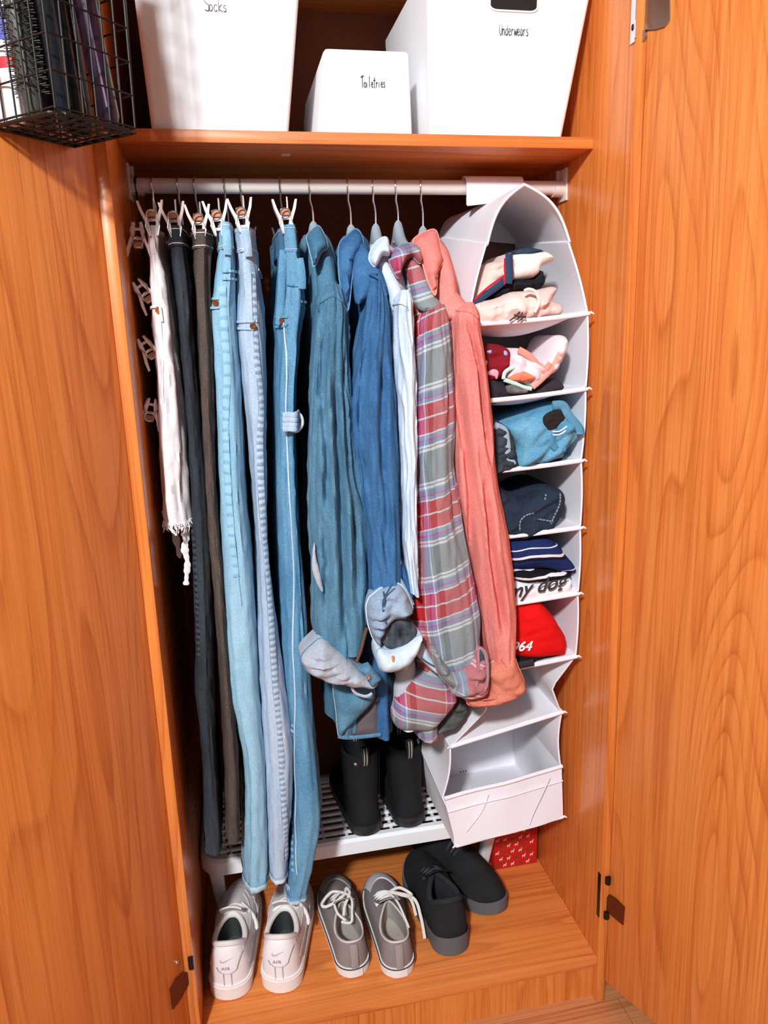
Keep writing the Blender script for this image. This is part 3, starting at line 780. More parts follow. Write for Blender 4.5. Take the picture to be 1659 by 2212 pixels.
trousers('trousers', 'brown grey trousers hanging between black and light blue jeans', D['g3'],
    [(506, 414, 459), (560, 416, 458), (617, 420, 456), (756, 428, 461), (918, 436, 464), (1091, 446, 470), (1265, 461, 486), (1476, 476, 503), (1621, 483, 517), (1783, 485, 522)], 3.0, (437, 545), hem=False)
trousers('jeans', 'light blue jeans with copper pocket rivet and puckered side seam', D['g4'],
    [(491, 470, 501), (545, 470, 508), (590, 464, 510), (645, 456, 510), (660, 451, 511), (756, 457, 518), (895, 465, 525), (1062, 471, 531), (1207, 478, 546), (1352, 484, 556), (1476, 494, 563), (1621, 524, 571), (1765, 525, 578), (1850, 523, 580), (1885, 524, 579)], 4.0, (487, 546),
    seam=[(478, 600), (478, 673), (484, 756), (490, 881), (496, 1005), (503, 1120), (513, 1236), (520, 1300)], seamw=.0016,
    stitch=([(481, 620), (484, 700), (491, 800), (487, 900), (490, 1005), (497, 1120), (509, 1240)], .0058, dashed('light_puckers', '9CC6DA', '76A8C8', 55, .55, .75)),
    pocket=[cA((760, 1105), (800, 1100), (850, 1100)), cA((765, 1170), (800, 1172), (850, 1170)), cA((870, 895), (920, 890), (970, 885)), cA((870, 950), (920, 950), (970, 945))], rivets=[cA((818, 1136))[0]], hemmat=dashed('light_hem', '8FBAD2', 'D6E4EE', 70), loops=[(488, 500, 552)])
trousers('jeans', 'pale whitewashed jeans with dashed side seam next to light blue jeans', D['g5'],
    [(501, 503, 549), (551, 507, 555), (617, 511, 563), (660, 509, 568), (700, 506, 571), (784, 516, 574), (895, 532, 575), (1005, 541, 575), (1149, 552, 575), (1294, 555, 591), (1400, 555, 607), (1468, 559, 617), (1603, 567, 636), (1729, 570, 632), (1800, 573, 626), (1868, 578, 622)], 5.0, (530, 552),
    seam=[(540, 590), (546, 756), (556, 867), (553, 947), (558, 1091), (574, 1294), (585, 1468), (594, 1549), (602, 1693), (609, 1802), (612, 1850)], seamw=.0015,
    stitch=([(546, 590), (552, 756), (563, 867), (560, 947), (565, 1091), (581, 1294), (593, 1468), (602, 1549), (610, 1693), (617, 1802), (619, 1850)], .0056, dashed('pale_puckers', 'BCCADA', '6C88A2', 85)),
    pocket=[cA((965, 1280), (1050, 1280), (1135, 1275)), cA((968, 1330), (1050, 1335), (1135, 1338)), cA((1140, 870), (1165, 900), (1190, 930))], rivets=[cA((1100, 1315))[0]], hemmat=dashed('pale_hem', '9CB4CA', 'E8EEF4', 60), loops=[(530, 500, 556)])
trousers('jeans', 'mid blue jeans hanging longest, beside the dark teal denim jacket', D['g6'],
    [(496, 604, 637), (551, 607, 643), (620, 603, 654), (672, 597, 658), (700, 594, 652), (736, 597, 648), (843, 592, 641), (947, 593, 640), (1091, 594, 646), (1200, 598, 654), (1323, 604, 663), (1476, 612, 672), (1621, 627, 684), (1740, 628, 694), (1800, 624, 686), (1874, 616, 668), (1907, 611, 660)], 6.0, (624, 552),
    seam=[(612, 690), (618, 794), (616, 889), (622, 1034), (633, 1236), (630, 1381), (635, 1476), (639, 1657), (640, 1765), (642, 1874)], seamw=.0016, seammat=denim('pale_seam', 'D6E0EA', 'A8C0D4', 1),
    stitch=([(634, 1560), (630, 1660), (632, 1765), (634, 1874)], .005, dashed('mid_puckers', '86AEC8', '2E5A80', 80)),
    pocket=[cA((1260, 1250), (1320, 1240), (1375, 1245)), cA((1265, 1310), (1320, 1320), (1375, 1300)), cA((1375, 990), (1430, 1000), (1500, 995)), cA((1470, 1125), (1500, 1120), (1530, 1130))], rivets=[cA((1338, 1275))[0]], hemmat=dashed('mid_hem', '6A98B8', 'C8D8E6', 60), A=.006,
    loops=[(618, 540, 700), (640, 560, 625)])
def looped_cuff():
    o = [x for x in bpy.data.objects if x.name == 'jeans.002'][0]
    for k, v in enumerate((130, 165, 205, 235)):
        p = [at(a, b, .066) for a, b in cB((1212, v), (1260, v-6), (1310, v-3), (1345, v-10))]
        p[-1].y = .10
        mb = MB(); mb.tube(crom(p, 16), .005, 8, up=[Vector((0, -1, 0))]*16, flat=.6); mb.build('fold_roll', D['g5'], o)
    p = [at(a, b, .09) for a, b in cB((1300, 110), (1345, 130), (1358, 190), (1330, 240), (1290, 250))]
    mb = MB(); mb.tube(crom(p, 20), .003, 6); mb.build('thread_loop', M['thread'], o)
looped_cuff()

# ------------------------------------------------------------------ shirts and jackets
P_ = [(0, 'C62A2E'), (.13, 'D8D6D8'), (.15, 'C62A2E'), (.28, 'DCDCDC'), (.295, '8A94B0'), (.33, 'C83C78'), (.345, '7E88A8'), (.39, '9098A4'), (.41, 'DADADA'), (.435, '8E9496'), (.45, 'DADADA'), (.475, '868C8E'), (.60, '868C8E'), (.80, 'DADADA'), (.825, '8E9496'), (.84, 'DADADA'), (.865, '7E88A8'), (.91, 'C83C78'), (.925, '8A94B0'), (.97, 'DCDCDC'), (.985, 'C62A2E')]
V_ = [(0, 'D82020'), (.20, 'C8C8CC'), (.215, '6A6A8C'), (.26, 'A83068'), (.28, '6878A8'), (.33, 'D0D0D4'), (.345, '70808A'), (.38, '4C585C'), (.45, '868C8E'), (.78, '868C8E'), (.80, 'D0D0D4'), (.815, '7A86A8'), (.87, 'B8B8C0'), (.885, '7A86A8'), (.93, 'D82020')]
def plaid(name, pu=.165, pv=.165, ou=0.0, ov=0.0, rot=0.0):
    g = NG(name); uv = g.sep(g.co('UV')); s = (uv[0], g.ma('MULTIPLY_ADD', uv[0], rot, uv[1]))
    w = g.ma('MULTIPLY', g.ns(g.co('Object'), 20, 2), .004)
    u = g.ma('FRACT', g.ma('MULTIPLY_ADD', g.ma('ADD', s[0], w), 1/pu, ou)); v = g.ma('FRACT', g.ma('MULTIPLY_ADD', g.ma('ADD', s[1], w), 1/pv, ov))
    a = g.rp(u, [(p, lin(c)) for p, c in V_], 'CONSTANT'); b = g.rp(v, [(p, lin(c)) for p, c in P_], 'CONSTANT')
    f = g.ns(g.co('Object'), 700, 2, .6)
    c = g.mx(.55, a, b); c = g.mx(.25, c, g.gr(f, [(.3, .1), (.7, 1)]), 'SOFT_LIGHT')
    return g.fin(c, .95, g.bump(f, .35, .0008), spec=.1, sheen=.05)
D['s1'] = denim('teal_denim', '6C96AE', '44708C', 8.0, 3.0, .45)
D['s1l'] = denim('grey_denim_inside', 'C4C8D0', 'A4AAB6', 8.5, 4, .2)
D['s2'] = denim('navy_blue_denim', '4C7CA8', '2A5482', 9.0, 3.0, .35)
D['s2l'] = denim('blue_grey_inside', 'A6B6CA', '8A9CB4', 9.5, 4, .2)
D['s3'] = denim('pale_denim', 'E6EEF8', 'C4D4E6', 10., 4, .2)
D['s3g'] = denim('grey_white_denim', 'C8CCD4', 'AEB4BE', 10., 4, .15)
D['s4'] = plaid('plaid_flannel', ou=.52, ov=.22, rot=-.27)
D['s4c'] = plaid('plaid_flannel_bias', ou=.62, ov=.2, rot=.35)
D['s5'] = denim('coral_cotton', 'EE948A', 'DE7E76', 11., 3, .25)
D['s5d'] = denim('coral_cotton_dark', 'E08A72', 'C8705C', 11.5, 3, .3)
D['e1'] = denim('teal_stitch', 'A8C4D2', '7C9CB0', 1); D['e2'] = denim('blue_stitch', '86A8C6', '5C84A8', 2); D['e5'] = denim('coral_stitch', 'F4B4A8', 'E09488', 3)
D['dark'] = cloth('painted_cuff_shade', '565E68', '1E2024', big=45)  # dark patches with this colour paint the shade inside the cuff openings
def edge(par, bnd, mat, r=.0013, inset=.10, name='stitched_edge'):
    n = len(bnd); c = sum(bnd, Vector())/n
    mb = MB(); mb.tube([p+Vector((0, -.0006, 0)) for p in bnd], r, 5, True); mb.build(name, mat, par)
def shirt(name, label, cat, mat, hx, zt, ztip, hemz, rows, seed, collar, shoulder=None, cre=(), xb=None, seamrow=None, A=.005, edgemat=None, bodyhw=.024, sl_hd=.052, wr=.004, lining=None):
    root = thing(name, label, cat, (hx, .25, hemz))
    xb = xb or [hx, hx, hx]
    zs = [(zt, .016, .045), (zt-.012, .022, .085), (zt-.032, .026, .125), (zt-.055, .029, .15), (zt-.085, .031, .172), (ztip-.01, .032, .182), (ztip-.08, bodyhw, .175), (ztip-.35, bodyhw, .165), (hemz+.1, bodyhw, .17), (hemz, bodyhw*1.1, .175)]
    br = []
    for z, hw, hd in zs:
        u = (zt-z)/(zt-hemz); x = xb[0]*(1-u)**2+2*xb[1]*u*(1-u)+xb[2]*u*u
        br.append((z, x, hw, .25, hd))
    B = Loft(br, 2.3, seed+3, A*1.2, wr); mb = MB(); B.mesh(mb, 60, 100); mb.build('torso', mat, root, sharp=70)
    L = Loft(pxrows(rows, .065, .065, sl_hd), 2.1, seed, A, wr, 12, 0, cre)
    mb = MB(); L.mesh(mb, 90, 150); mb.build('sleeve', mat, root, sharp=70)
    back = Loft([(z, hx+.002, hw*.8, .44, hd) for z, cx, hw, yc, hd in L.r], 2.1, seed+5, A, wr)
    mb = MB(); back.mesh(mb, 30, 40); mb.build('sleeve', mat, root, sharp=70)
    if seamrow:
        p = L.line(seamrow, .03, .0015, 30); mb = MB(); mb.tube(p, .0018, 6, up=[L.nrm(q) for q in p], flat=.6); mb.build('shoulder_seam', mat, root)
    for i, (poly, Y, bl) in enumerate(collar):
        mb = MB(); pillow(mb, poly, .098, bl+.004, .006, seed+i, .002, 30, shell=True, tilt=.95); c = mb.build('collar', mat, root, sharp=60); edge(c, mb.bnd, edgemat or mat)
    if shoulder:
        mb = MB(); pillow(mb, shoulder[0], .085, .018, .008, seed+2, .003, 25, shell=True, tilt=.85); mb.build('yoke', mat, root, sharp=60)
    return root, L
def cpiece(root, name, mat, poly, Y, bulge, depth, seed, wr=.003, wf=26, shell=False, tilt=0, rot=0, smooth=True, R=None, label=None, em=None):
    mb = MB(); pillow(mb, poly, Y, bulge, depth, seed, wr, wf, R, shell, smooth, tilt, rot, grid=24.); o = mb.build(name, mat, root, sharp=60, label=label)
    if em is not None: edge(o, mb.bnd, em)
    return o
def button(root, px, py, Y, r=.005, mat=None):
    q = at(px, py, Y); mb = MB()
    mb.loft([[q+Vector((rr*math.cos(2*pi*k/14), -h, rr*math.sin(2*pi*k/14))) for k in range(14)] for rr, h in ((r*.8, 0), (r, .001), (r*.95, .003), (r*.5, .0036), (r*.1, .0025))])
    mb.build('button', mat or M['silver'], root)
# --- coral shirt (rightmost)
s5, _ = shirt('shirt', 'coral cotton shirt hanging rightmost against the fabric organiser', 'shirt', D['s5'], HX[4], 1.445, 1.32, .60,
    [(655, 990, 1008, .09), (676, 972, 1026), (720, 970, 1032), (765, 971, 1040), (840, 973, 1050), (910, 976, 1058), (1000, 979, 1063), (1066, 985, 1073), (1180, 1011, 1096), (1310, 1033, 1109), (1375, 1042, 1107), (1410, 1050, 1105)], 11.0,
    [(cD((1080, 570), (1120, 510), (1180, 480), (1252, 480), (1290, 640), (1302, 700), (1262, 800), (1246, 960), (1190, 860), (1150, 730)), .19, .022)],
    (cD((1250, 790), (1330, 800), (1420, 950), (1545, 1120), (1345, 1140), (1255, 1020)), .11, .95), cre=[([(1003, 690), (1014, 720), (1031, 794), (1043, 910), (1057, 1010)], .016, .0045), ([(990, 800), (998, 890), (1008, 980), (1016, 1066), (1028, 1213), (1040, 1360)], .018, .006), ([(1040, 1030), (1050, 1099), (1060, 1196), (1078, 1310), (1085, 1380)], .018, .006), ([(1020, 1000), (1036, 1150), (1052, 1300)], .008, .004)], seamrow=cD((1345, 1130), (1400, 1075), (1480, 1085), (1535, 1130)), A=.004, wr=.0015, edgemat=D['e5'], xb=[-.281, -.275, -.245])
cpiece(s5, 'cuff', D['s5d'], cE((1300, 1220), (1385, 1150), (1490, 1100), (1530, 1190), (1572, 1310), (1530, 1385), (1400, 1440), (1215, 1455), (1205, 1395), (1325, 1380), (1330, 1270)), .035, .03, .05, 3.3, .007, 50, em=D['e5'])
for k, pts in enumerate((((1420, 1150), (1470, 1230), (1490, 1330)), ((1300, 1420), (1400, 1405), (1500, 1370)))):
    mb = MB(); mb.tube(crom([at(a, b, .012) for a, b in cE(*pts)], 16), .0012, 5); mb.build('cuff_seam', D['s5d'], s5)
# --- plaid shirt
s4, L4 = shirt('shirt', 'red and grey plaid flannel shirt beside the coral shirt', 'shirt', D['s4'], HX[3], 1.425, 1.315, .50,
    [(660, 915, 950, .09), (690, 899, 962), (730, 897, 967), (794, 895, 971), (860, 893, 974), (910, 892, 976), (996, 891, 974), (1083, 895, 985), (1213, 896, 1007), (1300, 897, 1027), (1343, 898, 1034), (1400, 915, 1034), (1440, 935, 1033)], 12.0,
    [(cD((898, 690), (940, 620), (1020, 572), (1100, 590), (1140, 670), (1130, 725), (1060, 670), (1000, 740), (975, 830), (935, 790)), .19, .025)],
    (cD((1010, 700), (1070, 665), (1150, 760), (1240, 950), (1300, 1060), (1190, 1090), (1110, 1040), (1060, 880)), .11, 1.0), A=.005, bodyhw=.026)
cpiece(s4, 'shirt_tail', D['s4c'], cE((850, 1235), (1000, 1230), (1090, 1330), (1125, 1400), (1060, 1500), (960, 1600), (870, 1612), (720, 1590), (700, 1450), (760, 1330)), .09, .03, .03, 12.3, .004)
cpiece(s4, 'cuff', D['s4c'], cE((960, 1060), (1050, 1170), (1100, 1225), (1200, 1170), (1270, 1080), (1322, 1140), (1330, 1320), (1285, 1388), (1115, 1390), (1085, 1330), (1000, 1240)), .022, .030, .06, 4.4, .010, 55, em=D['s4'])
mb = MB(); mb.tube(crom([at(a, b, -.004) for a, b in cE((1270, 1080), (1310, 1100), (1328, 1180), (1326, 1310), (1290, 1370), (1262, 1340), (1268, 1200))], 40, True), .0035, 8, True); mb.build('cuff_edge', D['s4c'], s4)
cpiece(s4, 'cuff_opening_shade', D['dark'], cE((1275, 1100), (1305, 1110), (1318, 1200), (1310, 1310), (1275, 1320), (1270, 1200)), -.002, .002, .004, 4, .001)
cpiece(s4, 'tail_lining', cloth('charcoal_frayed_lining', '3A3A3C', '6A6E70', big=30), cE((930, 1650), (1010, 1560), (1090, 1420), (1195, 1395), (1200, 1480), (1130, 1590), (1050, 1625)), .12, .02, .02, 5.1, .006, 60)
# --- pale shirt
s3, _ = shirt('shirt', 'pale blue white denim shirt squeezed left of the plaid shirt', 'shirt', D['s3'], HX[2], 1.43, 1.325, .53,
    [(630, 852, 872, .09), (650, 845, 881), (680, 843, 884), (740, 846, 889), (881, 855, 892), (1000, 862, 893), (1115, 864, 893), (1200, 868, 895), (1270, 880, 894)], 13.0,
    [(cD((750, 695), (770, 610), (830, 540), (886, 535), (902, 655), (850, 660), (815, 720), (790, 745)), .19, .022)],
    (cD((790, 740), (850, 690), (900, 720), (960, 830), (1030, 1030), (920, 1060), (900, 950), (830, 800)), .12, .9), seamrow=cD((910, 1070), (940, 1030), (985, 1025), (1030, 1070)), A=.003)
cpiece(s3, 'shirt_tail', D['s3g'], cE((720, 1215), (830, 1120), (860, 1250), (885, 1330), (800, 1375), (720, 1420), (700, 1440)), .10, .025, .02, 13.1, .003)
cpiece(s3, 'cuff', D['s3'], cE((860, 1110), (905, 1045), (950, 1120), (1002, 1200), (985, 1238), (905, 1170)), .05, .02, .02, 13.3, .002)
mb = MB(); mb.tube(crom([at(a, b, .028) for a, b in cE((890, 1140), (940, 1175), (985, 1200))], 12), .0014, 5); mb.build('cuff_seam', M['thread_d'], s3)
# --- navy blue shirt with inside-out cuff
s2, L2_ = shirt('shirt', 'navy blue denim shirt with turned out pale cuff, second from jacket', 'shirt', D['s2'], HX[1], 1.447, 1.345, .52,
    [(610, 795, 815, .09), (640, 787, 828), (678, 782, 835), (765, 765, 840), (820, 759, 846), (881, 755, 852), (968, 760, 856), (1060, 774, 860), (1148, 789, 862), (1230, 791, 864), (1262, 793, 866), (1290, 800, 866)], 14.0,
    [(cD((528, 580), (590, 510), (650, 465), (692, 505), (705, 580), (645, 690), (622, 850), (592, 1075), (545, 930), (522, 760)), .17, .022)],
    (cD((640, 700), (710, 590), (780, 680), (850, 790), (890, 960), (800, 900), (720, 1000), (650, 1000)), .13, .8), cre=[([(800, 700), (786, 800), (780, 920), (792, 1060)], .014, .006), ([(826, 760), (824, 880), (826, 1000), (840, 1200)], .014, .006), ([(812, 1000), (820, 1120), (838, 1240)], .010, .005)], seamrow=cD((755, 920), (770, 830), (800, 795), (830, 810)), A=.006, edgemat=D['e2'])
cpiece(s2, 'lapel', D['s2'], cD((470, 760), (510, 620), (540, 560), (560, 620), (530, 760), (520, 900)), .21, .01, .01, 14.5, .002)
cpiece(s2, 'cuff', D['s2l'], cE((530, 770), (590, 695), (700, 650), (765, 665), (832, 800), (800, 855), (700, 880), (660, 915), (625, 1000), (615, 1060), (565, 1000), (530, 880)), .018, .035, .07, 14.2, .011, 60, em=D['s3'])
cpiece(s2, 'cuff_opening_shade', D['dark'], cE((650, 910), (720, 870), (800, 850), (860, 970), (810, 1060), (700, 1085), (630, 1030)), .012, .006, .03, 14.7, .004, 60)
cpiece(s2, 'cuff_band', D['s3'], cE((600, 1085), (700, 1085), (800, 1040), (880, 985), (895, 1015), (835, 1150), (745, 1215), (622, 1218)), .010, .022, .05, 14.8, .004, 50, em=D['s2l'])
mb = MB(); mb.tube([at(a, b, -.0125) for a, b in cE((702, 1130), (708, 1190))], .0024, 6); mb.build('orange_bar_tack', M['orange_thread'], s2, label='orange bar tack')
for pts in (((640, 700), (650, 780), (640, 860), (660, 915)), ((700, 650), (640, 760), (640, 860))):
    mb = MB(); mb.tube(crom([at(a, b, -.016) for a, b in cE(*pts)], 14), .0016, 5); mb.build('cuff_seam', M['thread_d'], s2)
pk = crom([at(a, b, .03) for a, b in cE((740, 450), (712, 500), (730, 580), (780, 680), (835, 790))], 24)
mb = MB(); mb.tube(pk, .0035, 8, flat=.5, up=[Vector((0, -1, 0))]*24); mb.build('placket', D['s2l'], s2)
cpiece(s2, 'placket_tab', D['s2'], cE((712, 500), (740, 448), (780, 530), (835, 700), (838, 800), (780, 680)), .045, .012, .01, 14.4, .001)
button(s2, *cE((742, 505))[0], .030, .0045)
cpiece(s2, 'shirt_tail', cloth('dark_navy_denim', '2A3848', '1C2632'), cE((610, 1230), (720, 1225), (712, 1300), (700, 1440), (620, 1470), (600, 1340)), .11, .02, .02, 14.9, .003)
# --- dark teal jacket
s1, L1j = shirt('denim_jacket', 'dark teal denim jacket with grey turned back cuff, leftmost of the tops', 'jacket', D['s1'], HX[0], 1.45, 1.335, .535,
    [(618, 700, 730, .09), (645, 690, 741), (672, 686, 747), (707, 681, 748), (823, 673, 752), (968, 665, 760), (1040, 663, 772), (1115, 662, 785), (1213, 668, 789), (1300, 670, 789), (1343, 671, 788), (1400, 690, 776)], 15.0,
    [(cD((285, 520), (330, 465), (372, 442), (412, 500), (442, 600), (395, 640), (342, 745), (322, 690), (300, 600)), .19, .025)],
    (cD((345, 740), (420, 680), (490, 800), (580, 1080), (470, 990), (375, 1080), (365, 900)), .12, .9), cre=[([(704, 690), (698, 760), (696, 852), (707, 996), (702, 1110)], .014, .006), ([(722, 800), (728, 960), (735, 1083), (741, 1245), (746, 1390)], .020, .007), ([(738, 760), (744, 900), (758, 1060)], .010, .005), ([(699, 1115), (706, 1213), (700, 1330)], .014, .006), ([(765, 1080), (768, 1200), (770, 1330)], .012, .006)], seamrow=cD((375, 1080), (410, 1010), (470, 970), (530, 1010), (575, 1085)), A=.007, edgemat=D['e1'])
cpiece(s1, 'cuff', D['s1l'], cE((95, 1130), (150, 1060), (232, 1008), (330, 1080), (420, 1160), (500, 1235), (600, 1300), (560, 1335), (480, 1330), (300, 1300), (160, 1245), (105, 1185)), .02, .03, .05, 15.2, .009, 60, em=D['s1'])
cpiece(s1, 'cuff_tab', D['s1'], cE((470, 1210), (545, 1185), (625, 1280), (560, 1330), (520, 1270)), .0, .012, .012, 15.4, .002, smooth=False)
button(s1, *cE((537, 1264))[0], -.0125, .0055)
mb = MB(); mb.tube(crom([at(a, b, .03) for a, b in cE((425, 1320), (450, 1370), (520, 1395), (565, 1375))], 16), .0028, 6); mb.build('cuff_edge', D['s1l'], s1)
cpiece(s1, 'jacket_hem', D['s1'], cE((310, 1310), (420, 1330), (560, 1330), (575, 1400), (520, 1480), (400, 1600), (345, 1665), (325, 1500)), .08, .02, .03, 15.6, .004, em=D['e1'])
cpiece(s1, 'hem_lining', cloth('brown_lining', '6A5C5E', '5A4E50'), cE((540, 1450), (600, 1350), (622, 1645), (480, 1655), (400, 1650), (470, 1540)), .10, .012, .02, 15.7, .002, smooth=False)
mb = MB(); mb.tube(crom([at(a, b, .078) for a, b in cE((340, 1660), (400, 1668), (500, 1662), (622, 1648))], 20), .004, 6); mb.build('hem_edge', D['s1'], s1)
cpiece(s1, 'placket_slit', D['s1l'], cE((182, 380), (195, 480), (225, 600), (238, 700), (205, 660), (170, 560), (172, 450)), .016, .004, .006, 15.9, .002)
mb = MB(); mb.tube(crom([at(a, b, .02) for a, b in cE((530, 940), (510, 1010), (490, 1090), (460, 1170))], 16), .003, 6); mb.build('cord', cloth('brown_cord', '6A4A3C'), s1)

# ------------------------------------------------------------------ hanging fabric organiser
OR = thing('hanging_organiser', 'white fabric hanging organiser with stacked compartments at the right end of the rail', 'organiser', (-.14, .25, .19))
FR = [(1230, 523, .12), (1271, 676, .085), (1267, 839, .085), (1257, 994, .09), (1255, 1139, .09), (1250, 1281, .09), (1245, 1417, .095), (1215, 1537, .135), (1212, 1652, .135), (1215, 1763, .135)]
FL = [(1052, 528, .12), (1012, 700, .085), (1020, 868, .085), (1022, 1022, .09), (1028, 1166, .09), (1040, 1314, .09), (1066, 1452, .095), (974, 1612, .125), (958, 1722, .125), (985, 1826, .125)]
fr = [at(*p) for p in FR]; fl = [at(*p) for p in FL]
DEP = .27
br_ = [Vector((p.x+.0, min(p.y+DEP, .43), p.z-(.0 if i < 7 else .0))) for i, p in enumerate(fr)]
bl_ = [Vector((p.x, min(p.y+DEP, .43), p.z+(.0))) for i, p in enumerate(fl)]
for i in (7, 8, 9):      # the lowest compartments tip forward off the shoe rack
    br_[i].z = max(br_[i].z-.005, .215); bl_[i].z = max(bl_[i].z+.015, .215)
br_[9].z = .205; bl_[9].z = .205
bl_[0] = at(947, 513, .42); br_[0] = Vector((-.030, .42, 1.45))
def sheet(mb, fn, nu, nv, th=.0035):
    g = [[fn(i/(nu-1), j/(nv-1)) for i in range(nu)] for j in range(nv)]
    vs = [p for r in g for p in r]; nn = []
    for j in range(nv):
        for i in range(nu):
            a = g[j][min(i+1, nu-1)]-g[j][max(i-1, 0)]; b = g[min(j+1, nv-1)][i]-g[max(j-1, 0)][i]
            q = a.cross(b); nn.append(q.normalized() if q.length > 1e-9 else Vector((0, 0, 1)))
    N = len(vs); v2 = [p+q*th for p, q in zip(vs, nn)]
    fs = []
    for j in range(nv-1):
        for i in range(nu-1):
            k = j*nu+i; fs += [(k, k+1, k+nu+1, k+nu), (N+k, N+k+nu, N+k+nu+1, N+k+1)]
    for i in range(nu-1): fs += [(i, N+i, N+i+1, i+1), ((nv-1)*nu+i, (nv-1)*nu+i+1, N+(nv-1)*nu+i+1, N+(nv-1)*nu+i)]
    for j in range(nv-1): fs += [(j*nu, (j+1)*nu, N+(j+1)*nu, N+j*nu), (j*nu+nu-1, N+j*nu+nu-1, N+(j+1)*nu+nu-1, (j+1)*nu+nu-1)]
    return mb.add(vs+v2, fs)
def bil(a, b, c, d): return lambda u, v: (a.lerp(b, u)).lerp(c.lerp(d, u), v)
def wob(p, s, a): return p+Vector((a*nz(p.x*9+s, p.y*9, p.z*9), a*nz(p.x*9, p.y*9+s, p.z*9+5), a*nz(p.x*8, p.y*8+2, p.z*8+s)))
FW = M['fabric_white']
for nm, f, b, s in (('side_panel', fr, br_, 1), ('side_panel', fl, bl_, -1)):
    for i in range(9):
        q = bil(f[i], b[i], f[i+1], b[i+1]); amp = .004 if i < 6 else .008
        def fn(u, v, q=q, i=i, s=s, amp=amp):
            p = q(u, v); k_ = .004*math.sin(pi*v)*(1 if i < 6 else -2.2)*math.sin(pi*min(1, u+.25))
            if i == 6: k_ = -.036*(1-abs(v-.52)/.52)*max(0, 1-u*.8)
            p = p+Vector((s*k_, 0, 0)); return wob(p, i*3.1+s, amp*math.sin(pi*u)*math.sin(pi*v))
        mb = MB(); sheet(mb, fn, 10, 10); mb.build(nm, FW, OR, sharp=60)
for i in range(1, 10):
    if i == 8: continue
    q = bil(fl[i], fr[i], bl_[i], br_[i]); sag = (0, .030, .024, .017, .011, .008, .007, .003, .003, .003)[i]
    def fn(u, v, q=q, i=i, sag=sag):
        p = q(u, v); return wob(p+Vector((0, 0, -sag*math.sin(pi*u)**.7*(.10+.9*math.sin(pi*min(1, v*1.5)))*(1 if v < .7 else .8))), i*1.7, .003*math.sin(pi*u)*math.sin(pi*v))
    mb = MB(); sheet(mb, fn, 16, 10, .004); sh = mb.build('compartment_shelf', FW, OR, sharp=60)
    path = [fn(k/15, 0)+Vector((0, -.001, -.001)) for k in range(16)]
    mb = MB(); mb.tube(path, .0036, 8); mb.build('front_binding', FW, sh)
    for e in (path[0], path[-1]):
        sgn = -1 if e is path[0] else 1
        mb = MB(); mb.tube([e, e+Vector((sgn*.004, -.002, .002)), e+Vector((sgn*.0085, -.003, -.001))], [.003, .0022, .0012], 6); mb.build('stitched_corner', FW, sh)
for i in range(6, 9):
    q = bil(bl_[i], br_[i], bl_[i+1], br_[i+1]); mb = MB(); sheet(mb, lambda u, v: wob(q(u, v), i, .003), 10, 8, .003); mb.build('rear_panel', FW, OR, sharp=60)
g = NG('brown_mesh_fabric'); v = g.co('Object')
s_ = g.sep(v); w1 = g.ma('MULTIPLY', g.ma('SINE', g.ma('MULTIPLY', g.ma('ADD', s_[0], s_[2]), 1500)), g.ma('SINE', g.ma('MULTIPLY', g.ma('SUBTRACT', s_[0], s_[2]), 1500)))
MESHM = g.fin(g.mx(g.gr(w1, [(.2, 0), (.5, 1)]), lin('8A6A60'), lin('5A3C34')), .9)
for i in range(0, 6):
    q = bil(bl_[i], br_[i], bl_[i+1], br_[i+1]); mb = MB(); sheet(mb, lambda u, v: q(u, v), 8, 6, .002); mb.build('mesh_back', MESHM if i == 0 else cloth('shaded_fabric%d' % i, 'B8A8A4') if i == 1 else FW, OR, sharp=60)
# front flap (lowest box)
q = bil(fl[8], fr[8], fl[9], fr[9])
def flap(u, v):
    p = q(u, v); return wob(p+Vector((0, -.008*math.sin(pi*u)*(v*.8+.2)-.003, 0)), 7, .007*math.sin(pi*u))
mb = MB(); sheet(mb, flap, 22, 16, .004); fp = mb.build('front_flap', FW, OR, sharp=60)
mb = MB(); mb.tube([flap(k/20, .0)+Vector((0, -.002, 0)) for k in range(21)], .0042, 8); mb.tube([flap(k/20, .27)+Vector((0, -.004, 0)) for k in range(21)], .0014, 6); mb.build('flap_binding', FW, fp)
mb = MB(); mb.tube(crom([at(a, b, .116) for a, b in crop(880, 1380, .2532)((1215, 1185), (1150, 1330), (1080, 1480), (1040, 1585))], 20), .0009, 5); mb.build('flap_crease', FW, fp)
mb = MB(); mb.tube(crom([at(a, b, .116) for a, b in crop(880, 1380, .2532)((690, 1330), (660, 1420), (610, 1510), (500, 1650))], 20), .0009, 5); mb.build('flap_crease', FW, fp)
q9 = at(1003, 1690, .16)
mb = MB()
for k in range(3): mb.box(q9+Vector((.006*k, .03, .004)), q9+Vector((.006*k+.0025, .0315, .007)))
mb.build('care_print', M['ink'], OR, False)
